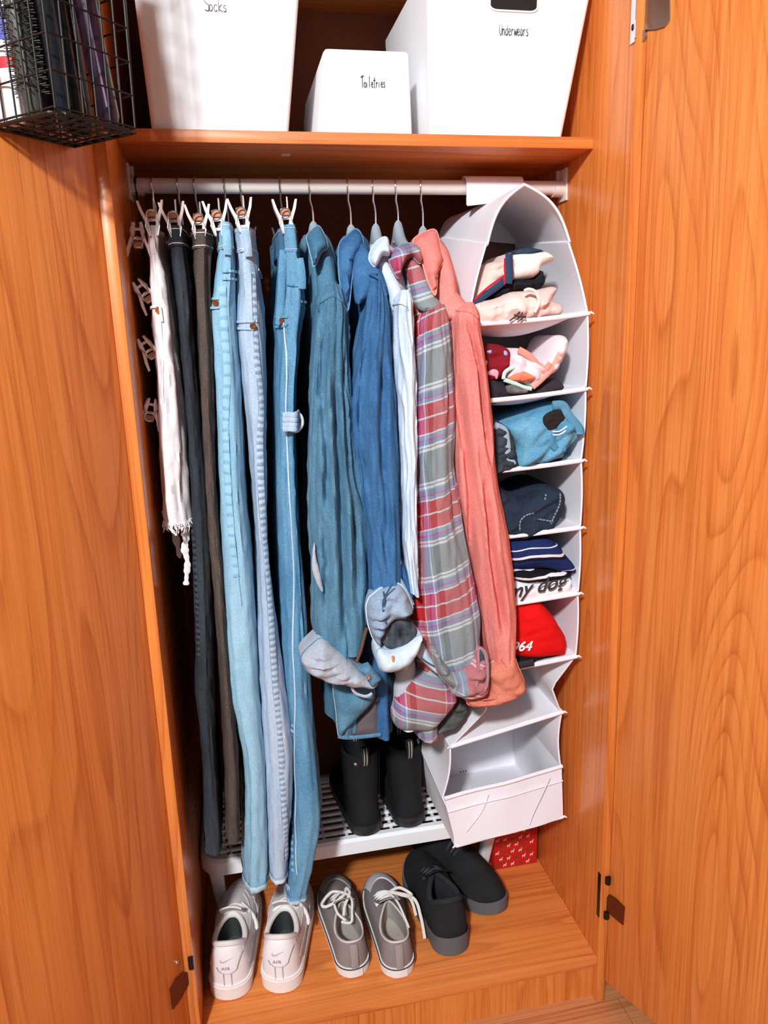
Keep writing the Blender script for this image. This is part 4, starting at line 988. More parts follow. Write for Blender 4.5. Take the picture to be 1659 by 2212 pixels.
# roof and strap
ap_f = at(1132, 399, .12); ap_b = at(1003, 462, .42)
rl0 = fl[0]; rl1 = bl_[0]; rr0 = fr[0]; rr1 = br_[0]
def roofL(u, v):
    p = bil(rl0, rl1, ap_f, ap_b)(u, v); return p+Vector((-.010*math.sin(pi*v), 0, .012*math.sin(pi*v)))
def roofR(u, v):
    p = bil(rr0, rr1, ap_f, ap_b)(u, v); return p+Vector((.012*math.sin(pi*v), 0, .013*math.sin(pi*v)))
for nm, fn, e0, e1 in (('roof_panel', roofL, rl0, rl1), ('roof_panel', roofR, rr0, rr1)):
    mb = MB(); sheet(mb, fn, 12, 14, .003); ro = mb.build(nm, FW, OR, sharp=60)
    mb = MB(); mb.tube([fn(0, k/16)+Vector((0, -.001, 0)) for k in range(17)], .0024, 6); mb.tube([fn(k/12, 0) for k in range(13)], .0028, 6); mb.build('seam_binding', FW, ro)
mb = MB(); sheet(mb, lambda u, v: roofL(.98, v).lerp(roofR(.98, v), u), 10, 10, .003); mb.build('roof_rear_panel', FW, OR, sharp=60)
xa, xb_ = at(1001, 380, .25).x, at(1124, 380, .25).x
def strap(u, v):
    a = -pi*.5+v*0
    ang = math.radians(200-v*220); rr = RR+.0045
    return Vector((xa+(xb_-xa)*u, RY+math.cos(ang)*rr, RZ+math.sin(ang)*rr))
mb = MB(); sheet(mb, strap, 6, 20, .0025)
def strapf(u, v):
    p = Vector((xa+(xb_-xa)*u, RY-RR-.004+.001*math.sin(v*3), RZ+.004)); e = Vector((p.x, .226, 1.497+.012*u)); return p.lerp(e, v)
sheet(mb, strapf, 8, 10, .0025); mb.build('rail_strap', FW, OR, sharp=60)
mb = MB(); mb.box((xa-.001, .228, 1.499), (xa+.006, .2305, 1.513)); mb.build('care_label', M['white'], OR)

# ------------------------------------------------------------------ things kept in the organiser
def garment(name, label, cat, mat, poly, Y, bulge, depth, seed, wr=.005, wf=34, rot=0.0, R=None, smooth=True, tilt=0.0):
    c = at(sum(p[0] for p in poly)/len(poly), max(p[1] for p in poly), Y)
    t = thing(name, label, cat, (c.x, Y+depth/2, c.z))
    mb = MB(); pillow(mb, poly, Y, bulge, depth, seed, wr*1.25, wf*1.7, R, False, smooth, tilt, rot, grid=34.); mb.build('folded_cloth', mat, t, sharp=70); return t
def strip(t, name, mat, pts, Y, r, flat=.4, n=24, dy=0.0):
    p = crom([at(a, b, Y+(dy*k/max(1, len(pts)-1))) for k, (a, b) in enumerate(pts)], n); mb = MB(); mb.tube(p, r, 8, flat=flat, up=[Vector((0, -1, 0))]*n); return mb.build(name, mat, t)
C = lambda n, a, b=None, **k: cloth(n, a, b, **k)
navy = C('navy_trim', '34405C'); red = C('red_trim', 'C8202A')
t = garment('jersey_top', 'beige jersey with navy and red trim on the organiser top compartment', 'top', C('beige_jersey', 'E8CFC4', 'DCC0B6'), cF((345, 1225), (420, 1010), (490, 870), (600, 830), (700, 765), (740, 850), (730, 1000), (650, 1040), (520, 1110), (420, 1195)), .14, .03, .10, 1.1, rot=.5)
mb = MB(); pillow(mb, cF((700, 800), (780, 775), (900, 770), (1030, 755), (1085, 825), (1045, 855), (965, 890), (950, 950), (880, 992), (730, 1000), (690, 900)), .13, .025, .08, 2.3, .006, 40, rot=-.5); mb.build('inside_fold', C('cream_jersey', 'F6EEE8'), t)
strip(t, 'navy_trim', navy, cF((695, 770), (695, 850), (700, 940), (690, 1035)), .100, .0068)
strip(t, 'navy_trim', navy, cF((650, 1015), (580, 1070), (480, 1140), (380, 1205)), .108, .0060)
strip(t, 'red_piping', red, cF((658, 810), (655, 900), (660, 960), (655, 1040)), .1005, .0016)
strip(t, 'red_piping', red, cF((655, 965), (560, 1030), (460, 1110), (350, 1215)), .106, .0017)
garment('lace_top', 'black lace garment crumpled under the beige jersey', 'top', C('black_lace', '141218', '2A2630', big=60), cF((555, 1110), (720, 1000), (880, 990), (960, 915), (1003, 1000), (960, 1085), (860, 1105), (700, 1120), (555, 1190)), .135, .03, .1, 3.1, .008, 60)
garment('shorts', 'dark navy denim scrap behind the beige jersey top', 'shorts', denim('dark_navy_top', '3A4A60', '1E2636', 3), cF((735, 745), (850, 718), (970, 735), (985, 775), (900, 790), (760, 790)), .18, .02, .08, 3.7, .006, 50)
t = garment('blush_top', 'blush pink garment bundled at the bottom of the top compartment', 'top', C('blush_cotton', 'F4D8CE', 'E8C4BA'), cF((338, 1270), (400, 1200), (560, 1172), (700, 1112), (850, 1100), (960, 1085), (1080, 1062), (1104, 1105), (1062, 1180), (1130, 1215), (1142, 1290), (1100, 1330), (900, 1380), (700, 1410), (400, 1430)), .115, .04, .14, 4.2, .009, 42, rot=.25)
for k, pts in enumerate(([(700, 1365), (745, 1330), (790, 1285)], [(765, 1355), (800, 1320), (815, 1290)], [(740, 1310), (790, 1330), (845, 1325)], [(790, 1360), (830, 1330), (840, 1345)])):
    strip(t, 'brown_print', C('brown_print%d' % k, '4A342E'), cF(*pts), .073, .0013, 1, 10)
strip(t, 'drawstring', C('blush_cord', 'F8E4DC'), cF((830, 1100), (870, 1085), (930, 1110), (960, 1200), (920, 1290)), .073, .0028, 1)
t = garment('printed_top', 'maroon printed garment at left of the second compartment', 'top', C('maroon_jersey', '7A1420', '8E1E2A'), cF((455, 1650), (520, 1570), (640, 1590), (692, 1650), (670, 1760), (600, 1870), (480, 1885)), .125, .03, .12, 5.5, .004)
for nm, col, poly in (('blue_print', '9AB4E0', ((505, 1640), (545, 1620), (600, 1640), (670, 1630), (680, 1690), (600, 1690), (540, 1665))), ('pink_print', 'E4A6B4', ((505, 1835), (560, 1785), (605, 1800), (590, 1880), (560, 1860))), ('pale_print', 'D8C8BC', ((462, 1715), (500, 1720), (490, 1770), (465, 1780)))):
    mb = MB(); pillow(mb, cF(*poly), .0995, .004, .006, 2, .001); mb.build(nm, C(nm, col), t)
t = garment('swimsuit', 'coral and mint swimsuit folded in the second compartment', 'swimsuit', C('mint_pink_knit', 'E4DCE2', 'F0D8DC', big=14), cF((675, 1650), (760, 1605), (880, 1655), (960, 1725), (1000, 1720), (1035, 1620), (1110, 1500), (1190, 1512), (1182, 1640), (1100, 1790), (1010, 1880), (900, 1968), (780, 1935), (650, 1895), (638, 1800)), .12, .035, .1, 6.1, .006, 38, rot=-.6)
mb = MB(); pillow(mb, cF((700, 1880), (760, 1825), (860, 1790), (945, 1800), (960, 1850), (900, 1890), (790, 1905)), .092, .010, .01, 3, .005, 60); mb.build('coral_inside', C('coral_inside', 'F07850', 'F89A80'), t)
strip(t, 'coral_edge', C('coral_edge', 'F49A88'), cF((780, 1620), (880, 1680), (950, 1760), (1010, 1800), (1060, 1740)), .088, .006)
strip(t, 'coral_edge', C('coral_edge2', 'F4A898'), cF((900, 1950), (1000, 1860), (1090, 1760), (1150, 1650)), .090, .006)
strip(t, 'mint_edge', C('mint_edge', 'C8E8DC'), cF((645, 1880), (660, 1820), (720, 1780), (800, 1760)), .090, .0035)
strip(t, 'mint_edge', C('mint_edge2', 'C8E8DC'), cF((650, 1885), (740, 1915), (820, 1950), (895, 1965)), .092, .0035)
t = garment('dark_garment', 'black garment with grey patch lying under the swimsuit', 'top', C('charcoal_jersey', '2A2428', '383034'), cF((485, 1890), (560, 1880), (650, 1905), (780, 1945), (880, 1970), (1060, 1885), (1140, 1895), (1165, 1975), (1000, 2030), (700, 2070), (490, 2090)), .12, .03, .12, 7.1, .006, 50)
mb = MB(); pillow(mb, cF((680, 1950), (740, 1930), (850, 1975), (830, 2005), (700, 2010)), .093, .008, .01, 3, .006, 70); mb.build('grey_patch', C('grey_patch', '8A8480', '5A5654', big=60), t)
t = garment('jeans_rolled', 'light blue jeans rolled up in the third compartment', 'jeans', denim('sky_denim', '7CB2CC', '4E8CAE', 21, 5, .3), cG((320, 345), (470, 270), (640, 200), (790, 188), (832, 260), (920, 375), (845, 460), (765, 550), (745, 600), (600, 640), (450, 672), (375, 650), (400, 520), (345, 430)), .115, .04, .14, 8.8, .008, 26, rot=.7)
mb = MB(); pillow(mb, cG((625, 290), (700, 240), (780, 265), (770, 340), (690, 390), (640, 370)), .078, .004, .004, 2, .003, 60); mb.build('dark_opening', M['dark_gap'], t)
strip(t, 'waistband', denim('sky_waist', '6CA4C2', '3E7698', 22), cG((690, 200), (770, 200), (820, 280), (900, 380), (905, 420)), .076, .008)
strip(t, 'stitching', M['thread'], cG((692, 425), (740, 425), (790, 395), (830, 350)), .0745, .0013, 1)
strip(t, 'stitching', M['thread'], cG((690, 400), (745, 398), (800, 360)), .0745, .0013, 1)
strip(t, 'pocket_fold', denim('sky_pocket', '5E98B8', '346C90', 23), cG((700, 430), (690, 490), (730, 540), (790, 530)), .075, .006)
t = garment('jeans_rolled', 'dark grey denim bundle with pale edge left of the rolled jeans', 'jeans', denim('charcoal_denim', '4A5460', '22282E', 24), cG((190, 330), (300, 338), (370, 420), (402, 580), (410, 672), (200, 720)), .11, .03, .1, 9.1, .005, 40)
strip(t, 'pale_edge', denim('pale_edge', 'B8C8D8', '7890A8', 9), cG((240, 350), (320, 390), (340, 480), (350, 580), (390, 655)), .083, .006)
garment('folded_jeans', 'indigo strip of folded denim under the rolled blue jeans', 'jeans', denim('indigo', '2C4664', '182838', 25), cG((450, 690), (540, 640), (750, 570), (745, 640), (640, 690)), .12, .015, .12, 9.5, .003)
t = garment('folded_jeans', 'dark navy jeans folded with stitched seams in the fourth compartment', 'jeans', denim('navy_denim', '2E3A4C', '141C28', 26, 4, .2), cG((240, 820), (330, 860), (450, 900), (560, 850), (650, 828), (740, 842), (772, 900), (758, 1000), (700, 1110), (650, 1180), (250, 1215)), .12, .035, .14, 10.3, .006, 26, rot=.5)
for pts in ([(440, 1165), (440, 1100), (480, 1050), (560, 1020), (620, 960), (640, 880)], [(750, 870), (745, 960), (700, 1060), (680, 1110)], [(580, 1075), (640, 1085), (690, 1095)]):
    strip(t, 'pale_stitching', dashed('stitch_%d' % pts[0][0], '8A9AAC', '1C2430', 160), cG(*pts), .086, .0016, 1, 30)
strip(t, 'fold_ridge', denim('navy_ridge', '3A4A5E', '1C2634', 27), cG((500, 1150), (560, 1080), (640, 1010), (690, 900)), .09, .007)
def stripes(name, bands, per, off=0.0):
    g = NG(name); s = g.sep(g.co('UV')); v = g.ma('FRACT', g.ma('MULTIPLY_ADD', g.ma('ADD', s[1], g.ma('MULTIPLY', g.ns(g.co('UV'), 22, 1), .012)), 1/per, off))
    f = g.ns(g.co('Object'), 500, 2)
    return g.fin(g.rp(v, [(p, lin(c)) for p, c in bands], 'CONSTANT'), .92, g.bump(f, .25, .0006), spec=.1)
garment('striped_top', 'navy top with pink white stripes folded in the fifth compartment', 'top', stripes('navy_stripe', [(0, '1E2C5C'), (.50, '14182C'), (.62, 'ECDCE0'), (.72, '1E2C5C'), (.96, 'F2E8EC')], .052, .18), cG((310, 1235), (420, 1222), (620, 1212), (720, 1260), (790, 1350), (855, 1435), (830, 1485), (600, 1450), (350, 1448)), .115, .03, .14, 11.0, .002)
garment('striped_top', 'black and white thin striped top lying under the navy striped top', 'top', stripes('black_stripe', [(0, '18161E'), (.62, 'F2EEF0'), (.95, '18161E')], .0155, .1), cG((355, 1448), (600, 1450), (830, 1482), (770, 1528), (600, 1556), (440, 1556), (365, 1515)), .11, .028, .14, 11.5, .002)
t = garment('tshirt', 'white T-shirt printed my dog at the foot of the striped pile', 'shirt', C('white_jersey', 'F4F0F4'), cG((365, 1545), (600, 1560), (740, 1530), (822, 1530), (828, 1590), (795, 1640), (600, 1690), (370, 1720)), .11, .022, .14, 12.1, .002)
p0 = at(*cG((335, 1692))[0], .083); p1 = at(*cG((760, 1600))[0], .083)
text_part('my dog', p0, p1-p0, Vector((0.1, 0, 1)), .040, 'print', M['ink'], t, .012, .25, .0008)
t = garment('folded_shirt', 'bright red garment numbered 1964 in the sixth compartment', 'shirt', C('red_cotton', 'E01414', 'D01010', bump=.15), cG((370, 1760), (450, 1712), (570, 1702), (680, 1805), (725, 1880), (772, 1960), (772, 2062), (730, 2104), (370, 2098)), .115, .035, .14, 13.1, .002, 20)
p0 = at(*cG((318, 2094))[0], .0765); p1 = at(*cG((585, 2082))[0], .0765)
text_part('1964', p0, p1-p0, Vector((.12, 0, 1)), .027, 'number_print', M['white'], t, .012, .2, .002)
t = garment('flat_garment', 'black garment lying flat under the bright red garment', 'shirt', C('black_cotton', '141214'), cG((390, 2112), (700, 2106), (740, 2120), (560, 2165), (545, 2212), (405, 2205)), .105, .014, .12, 14.1, .002)
strip(t, 'hanging_edge', C('charcoal_strap', '2E2A30'), [(1105, 1440), (1128, 1436), (1152, 1431)], .078, .0075)

# ------------------------------------------------------------------ shoe rack
def rack():
    x0, x1, y0, y1, zt = -.797, -.104, .25, .525, .178
    root = thing('shoe_rack', 'low white plastic shoe rack with grid top at the wardrobe bottom', 'rack', ((x0+x1)/2, (y0+y1)/2, 0))
    prof = [(0, zt-.030), (0, zt), (.006, zt+.006), (.018, zt+.006), (.022, zt), (.022, zt-.006), (.008, zt-.008), (.008, zt-.030)]
    mb = MB(); mb.loft([rrect(x0+i, x1-i, y0+i, y1-i, z, .05-i*.9, 7) for i, z in prof]+[rrect(x0, x1, y0, y1, zt-.030, .05, 7)], True, False, False); mb.build('rim', M['white'], root)
    for k in range(9):
        y = y0+.045+k*(y1-y0-.07)/8.5; mb = MB(); mb.box((x0+.016, y-.0035, zt-.007), (x1-.016, y+.0035, zt), bev=.001); mb.build('slat', M['white'], root)
    for k in range(12):
        x = x0+.065+k*.0515; mb = MB(); mb.box((x-.003, y0+.016, zt-.011), (x+.003, y1-.016, zt-.0035)); mb.build('cross_slat', M['white'], root)
    for x, sx in ((x0+.028, 1), (x1-.028, -1)):
        for y, sy in ((y0+.030, 1), (y1-.03, -1)):
            mb = MB(); mb.loft([rrect(x+sx*u-w, x+sx*u+w, y+sy*v_-w, y+sy*v_+w, z, w*.5, 4) for z, u, v_, w in ((zt-.006, 0, 0, .016), (.09, .004, .02, .014), (0.0003, .008, .045, .012))]); mb.build('leg', M['white'], root)
    return zt+.0065
RT = rack()

# ------------------------------------------------------------------ shoes
def outline(L, wh, wb, n=48, toe=2.3, side=0.0):
    """closed plan outline; y from 0 (heel) to L (toe)"""
    out = []
    for k in range(n):
        a = 2*pi*k/n; c, s = math.cos(a), math.sin(a)     # a=pi/2 toe
        y = L*.5+L*.5*sp(s, 2/2.5)
        u = y/L
        w = wh+(wb-wh)*max(0, min(1, (u-.15)/.5))**1.2
        e = 1.0
        if u > .66: e = math.sqrt(max(0, 1-((u-.66)/.34)**toe))
        if u < .14: e = math.sqrt(max(0, 1-((.14-u)/.14)**2.4))
        out.append((math.copysign(w*e, c) if abs(c) > 1e-6 else 0, y))
    return out
def shoe(name, label, loc, ang, L, wh, wb, hs, oy0, oy1, ow, zh, zside, zthr, mats, group, thr=.66, flare=.003, lift=.0, extra=None, midline=None, toe_h=.05, pitch=0.0):
    """heel at loc, pointing along ang from +y. oy0..oy1 opening, thr front end of lacing"""
    c, s = math.cos(ang), math.sin(ang)
    root = thing(name, label, 'shoe', loc)
    R_ = Matrix(((c, -s, 0), (s, c, 0), (0, 0, 1))); o = Vector(loc)
    Wd = lambda p: o+R_ @ Vector(p)
    n = 48; ol = outline(L, wh, wb, n)
    def ring(sc, z, dz=0.0): return [Wd((x*sc[0], L/2+(y-L/2)*sc[1], z+(lift*max(0, (y/L-.8)/.2)**2))) for x, y in ol]
    mb = MB(); k1 = 1+flare/wb; kk = 1+flare/L
    prof = [((.93, .975), 0.0003), ((k1*.99, kk), .003), ((k1, kk), hs*.45), ((k1*.985, kk*.997), hs), ((.9, .96), hs+.001)]
    mb.loft([ring(sc, z) for sc, z in prof]); so = mb.build('sole', mats['sole'], root, sharp=50)
    if midline:
        mb = MB(); mb.tube(ring((k1*1.004, kk*1.002), hs*midline[0]), midline[1], 6, True); mb.build('sole_stripe', midline[2], root)
        # heel plate
    def top(k):
        a = 2*pi*k/n; cc, ss = math.cos(a), math.sin(a)
        y = (oy0+oy1)/2+(oy1-oy0)/2*sp(ss, .9); u = (y-oy0)/(oy1-oy0)
        x = ow*sp(cc, .75)*(1-mats.get('nar', .62)*max(0, (u-.45)/.55)**1.3)
        z = zh+(zside-zh)*min(1, u/.35) if u < .35 else zside+(zthr-zside)*((u-.35)/.65)**1.1
        return Vector((x*L, y*L, z))
    rows = []; NV = 12
    for j in range(NV+1):
        t = j/NV; r = []
        for k in range(n):
            x, y = ol[k]; b = Vector((x*.985, L/2+(y-L/2)*.985, hs-.001)); tp = top(k); u = y/L
            m_ = Vector((x*1.0, L/2+(y-L/2)*.995, hs+(tp.z-hs)*.72))
            if u > .62:
                q = (u-.62)/.38; m_.z = hs+(toe_h)*(1.25-.35*q); m_.y = L/2+(y-L/2)*(1.0-.03*q); m_.x = x*.92
            p = b*(1-t)**2+m_*2*t*(1-t)+tp*t*t
            r.append(Wd(p+Vector((0, 0, lift*.8*max(0, (u-.8)/.2)**2))))
        rows.append(r)
    inner = [[Wd(Vector((top(k).x*.86, oy0*L+.004+(top(k).y-oy0*L)*.96, top(k).z+.001))) for k in range(n)]]
    mb = MB(); mb.loft(rows+inner, True, False, False); up = mb.build('upper', mats['upper'], root, sharp=60)
    li = [inner[0], [Wd(Vector((top(k).x*.84, oy0*L+.005+(top(k).y-oy0*L)*.96, hs+(top(k).z-hs)*.5))) for k in range(n)], [Wd(Vector((top(k).x*.84, oy0*L+.008+(top(k).y-oy0*L)*1.0, hs+.006))) for k in range(n)]]
    mb = MB(); mb.loft(li, True, False, True); mb.build('lining', mats['lining'], root)
    mb = MB(); mb.tube([Wd(top(k)+Vector((0, 0, .001))) for k in range(n)], mats.get('collar_r', .0035), 8, True); mb.build('collar', mats['collar'], root)
    # tongue
    def surf(y, x):   # lacing area height: from throat front to toe end of lacing
        u = (y/L-oy1)/(thr-oy1); return zthr+(hs+toe_h*.98-zthr)*u-.9*x*x/L*4
    if 'tongue' in mats:
        def tf(u, v):
            y = L*(oy1-mats.get('ty', .10))+(thr-oy1+mats.get('ty', .10))*L*v; x = (u-.5)*2*(.022+.004*v)
            z = surf(y, x)+.004+(mats.get('tz', .012)*(1-v/.4)**1.5 if v < .4 else 0); return Wd((x, y, z))
        mb = MB(); sheet(mb, tf, 8, 12, .003); mb.build('tongue', mats['tongue'], root)
    if 'lace' in mats:
        for k in range(mats.get('nl', 5)):
            v = (k+.3)/mats.get('nl', 5); y = L*(oy1+.01)+(thr-oy1-.01)*L*v; w = mats.get('lw', .023)+.003*v
            pts = [Wd((x*w, y+.004*math.sin(x*1.5+k), surf(y, x*w)+.0105-.006*abs(x)**2.5)) for x in [-1.1+2.2*i/10 for i in range(11)]]
            mb = MB(); mb.tube(pts, mats.get('lr', .0028), 6, flat=.6); mb.build('lace', mats['lace'], root)
    if extra: extra(root, Wd, L, surf, R_, rows, ol)
    return root
white_l = plain('white_leather', 'EDE6E6', .5, spec=.4, nb=.08, sc=300)
white_s = plain('white_rubber', 'EEE2DC', .6, spec=.3, nb=.05)
grey_in = cloth('dark_grey_lining', '4A4A4C')
AF = dict(sole=white_s, upper=white_l, lining=cloth('grey_green_lining', '5A605C', '3A3C3C'), collar=plain('off_white_padding', 'E6DCD8', .6), collar_r=.0055, tongue=plain('white_tongue', 'E8DEDA', .6), lace=cloth('white_lace', 'F0E8E4'), nl=5, lr=.0036, tz=.026, ty=.08, nar=.30)
def af_extra(root, Wd, L, surf, R_, rows, ol):
    # heel tab, moulded heel seams, logo and lettering on the heel, swoosh on the sides
    hs = .034
    def heel(x, z):
        u = max(0, (z-hs)/(.114-hs)); return Wd((x, .0035+x*x*7.5-.004*math.sin(pi*min(1, u))+.0165*u**2.2-.0018, z))
    def patchf(name, x0, x1, z0, z1, mat, off):
        mb = MB(); sheet(mb, lambda u, v: heel(x0+(x1-x0)*u, z0+(z1-z0)*v)+R_ @ Vector((0, -off, 0)), 12, 6, .0012); mb.build(name, mat, root)
    mb = MB()
    for s in (-1, 1): mb.tube([heel(s*.0075, .034), heel(s*.0075, .064)], .0009, 5)
    mb.tube([heel(.020*math.cos(a), .076+.013*math.sin(a)) for a in [pi+pi*k/14 for k in range(15)]], .0009, 5)
    mb.tube([heel(.020, .076), heel(.026, .092), heel(.029, .100)], .0009, 5)
    mb.build('heel_seam', plain('heel_seam_grey', 'C8B8BC', .7), root)
    gy = plain('grey_logo', 'BDB0B2', .6)
    sw = [(-.013, .0755), (-.0115, .0725), (-.006, .0725), (.012, .0800), (-.005, .0748), (-.0105, .0745), (-.0122, .0775)]
    mb = MB(); pts = [heel(x, z+.013)+R_ @ Vector((0, -.0012, 0)) for x, z in sw]; mb.prism(pts, R_ @ Vector((0, 1, 0)), .001); mb.build('heel_emblem', gy, root, False)
    ex = R_ @ Vector((1, 0, 0))
    text_part('AIR', heel(-.0115, .0725)+R_ @ Vector((0, -.0016, 0)), ex, (0, 0, 1), .0095, 'heel_lettering', gy, root, .0, 0, .0008, None, 1.25)
    for s in (-1, 1):
        pth = []
        for k in range(26):
            u = k/25; y = L*(.16+.50*u); x = .031+.013*min(1, u*1.3); z = .070-.026*math.sin(min(1, u*1.15)*pi*.62)+.012*u
            pth.append(Wd((s*(x+.001), y, z)))
        mb = MB(); mb.tube(pth, [.0015+.007*math.sin(pi*min(1, (k/25)**.8))*.6 for k in range(26)], 6, up=[R_ @ Vector((s, 0, 0))]*26, flat=.18); mb.build('side_emblem', plain('white_emblem', 'F6F2F4', .4), root)
    mb = MB(); L2 = L
    pts = [Wd((.012, L*.50, surf(L*.50, .012)+.012)), Wd((.030, L*.47, .085)), Wd((.045, L*.44, .070)), Wd((.047, L*.40, .060)), Wd((.040, L*.46, .078)), Wd((.015, L*.52, surf(L*.52, .01)+.012))]
    mb.tube(crom(pts, 30), .0032, 6); mb.build('lace_bow', AF['lace'], root)
    for s in (-1, 1):     # padded eyestay and stitched overlays
        pe = []
        for k in range(24):
            v = k/23; y = L*(.16+.56*v); x = .034-.006*v-.010*max(0, v-.75)*4*.5; z = (.088+.012*math.sin(v*pi))*(1-v)+surf(y, x)*v if v < .55 else surf(y, x)+.004
            pe.append(Wd((s*x, y, z)))
    ks = [k for k in range(len(ol)) if L*.10 < ol[k][1] < L*.97]
    for j, r in ((4, .0011), (9, .0013)):
        for sgn in (-1, 1):
            kk = sorted([k for k in ks if ol[k][0]*sgn > 0], key=lambda k: ol[k][1])
            pts = []
            for k in kk:
                u = ol[k][1]/L
                jj = j if j == 9 else 3+int(5*max(0, min(1, (u-.55)/.3)))
                pts.append(rows[jj][k])
            cc = Wd((0, L*.5, .04)); pts = crom([p+(p-cc).normalized()*.0012 for p in pts], 50)
            mb = MB(); mb.tube(pts, r, 5); mb.build('overlay_seam', plain('seam_shadow_grey', 'CFC4C4', .7), root)
    mb = MB()
    for a_ in range(5):
        for b_ in range(3):
            k = 9+a_+(b_ % 2); q = rows[8-b_][min(k, 16)]; mb.ball(q, .0013, (1, 1, 1), 6, 4)
    mb.build('toe_perforation', plain('perforation_shadow', '8A8284', .9), root, kind='stuff')
def feet(px, py, tx, ty, zt=.045):
    a = atz(px, py, 0.0); b = atz(tx, ty, zt); d = b-a; return a, math.atan2(-d.x, d.y)
for (hp, tp, lab) in (((496, 2166), (525, 1908), 'white leather sneaker nearest the left door, heel outward'), ((606, 2151), (638, 1905), 'white leather sneaker beside the grey canvas shoes, heel outward')):
    a, an = feet(*hp, *tp); a.y += .004; a.z = .0004
    shoe('sneaker', lab, a, an, .288, .0395, .0445, .034, .065, .40, .105, .116, .090, .098, AF, None, thr=.66, extra=af_extra, lift=.012, toe_h=.040, midline=(.86, .0011, white_l))
CV = dict(sole=plain('off_white_sole', 'E8E0DC', .6), upper=cloth('grey_canvas', '8E8280', '827674', sc=700), lining=cloth('pale_canvas_lining', 'C8BEB4', '9A8E86'), collar=cloth('pale_piping', 'D8CCC4'), collar_r=.0020, tongue=cloth('grey_tongue', '887C78'), lace=cloth('cream_lace', 'EAE2DC'), nl=6, lr=.0030)
def cv_extra(left):
    def f(root, Wd, L, surf, R_, rows, ol):
        # rubber toe cap: the toe of the upper, a little proud
        ks = [k for k in range(len(ol)) if ol[k][1] > L*.80]; cc = Wd((0, L*.72, .01))
        jm = 8; g_ = [[rows[j][k] for k in ks] for j in range(0, jm)]
        g_ = [[p+(p-cc).normalized()*.0028 for p in r] for r in g_]
        g_.append([p-(p-cc).normalized()*.004 for p in g_[-1]])
        mb = MB(); mb.loft(g_, False)
        mb.build('toe_cap', plain('toe_cap_rubber', 'DCD8DC', .5) if not left else plain('toe_cap_rubber_grey', 'A8A09C', .55), root)  # left toe cap has a greyer base colour than the right
        mb = MB(); mb.tube([Wd((0, -.0022+.0085*(k/6)**2, .026+.050*k/6)) for k in range(7)], .0075, 8, flat=.25, up=[R_ @ Vector((0, -1, 0))]*7); mb.build('heel_strip', cloth('heel_strip_canvas', '9A8E8A'), root)
        for s in (-1, 1):
            for k in range(6):
                v = (k+.3)/6; y = L*.47+.20*L*v; mb = MB(); mb.ball(Wd((s*(.024+.003*v), y, surf(y, .024)+.006)), .003, (1, 1, .6), 8, 5); mb.build('eyelet', M['silver'], root)
        b = MB()
        if left:
            b.tube(crom([Wd(p) for p in ((.006, L*.46, .098), (-.02, L*.50, .098), (-.045, L*.44, .088), (-.035, L*.40, .088), (.0, L*.42, .100), (.012, L*.50, .100), (.015, L*.42, .104), (.0, L*.34, .095), (-.006, L*.28, .085))], 60), .0032, 6)
            b.tube(crom([Wd(p) for p in ((.006, L*.46, .100), (.016, L*.36, .102), (.012, L*.28, .092), (.006, L*.22, .080), (-.012, L*.26, .076))], 40), .0026, 6)
            b.tube(crom([Wd(p) for p in ((-.004, L*.46, .102), (-.02, L*.40, .100), (-.018, L*.30, .090), (-.004, L*.24, .082))], 30), .0026, 6)
        else:
            b.tube(crom([Wd(p) for p in ((.004, L*.47, .098), (.028, L*.50, .098), (.052, L*.46, .086), (.040, L*.43, .090), (.012, L*.45, .100))], 50), .0032, 6)
            b.tube(crom([Wd(p) for p in ((.006, L*.46, .100), (.055, L*.44, .080), (.066, L*.36, .050), (.068, L*.26, .018))], 30), .0036, 6)
            b.tube(crom([Wd(p) for p in ((.010, L*.46, .098), (.048, L*.47, .076), (.058, L*.40, .045))], 24), .0034, 6)
            b.tube(crom([Wd(p) for p in ((.002, L*.47, .098), (.016, L*.36, .096), (.026, L*.24, .080), (.030, L*.18, .072))], 24), .0022, 6)
        b.build('lace_bow', CV['lace'], root)
        mb = MB(); sheet(mb, lambda u, v: Wd(((u-.5)*.030, -.0022+((u-.5)*.030)**2*10, .005+.016*v)), 10, 4, .0016); mb.build('heel_plate', plain('heel_plate', 'EFE6E4', .5), root)
    return f
for (hp, tp, lab, lf) in (((769, 2116), (716, 1884), 'grey canvas sneaker with grey toe and tangled laces', True), ((866, 2117), (815, 1880), 'grey canvas sneaker with white toe cap and trailing lace', False)):
    a, an = feet(*hp, *tp); a.y += .004; a.z = .0004
    shoe('sneaker', lab, a, an, .272, .0335, .0440, .023, .035, .46, .105, .078, .066, .078, CV, None, thr=.68, extra=cv_extra(lf), lift=.006, toe_h=.030, midline=(.93, .0012, plain('black_line', '2A2626', .6)))
BK = dict(sole=plain('charcoal_foam_sole', '5A5A5C', .8, nb=.2), upper=cloth('black_knit', '2A282C', '1A191C', sc=800), lining=cloth('black_lining', '131316', '303034'), collar=cloth('charcoal_collar', '2C2C30'), collar_r=.006, tongue=cloth('black_tongue', '18181A'), lace=cloth('black_lace_cord', '3A3A40'), nl=5, lr=.0028)
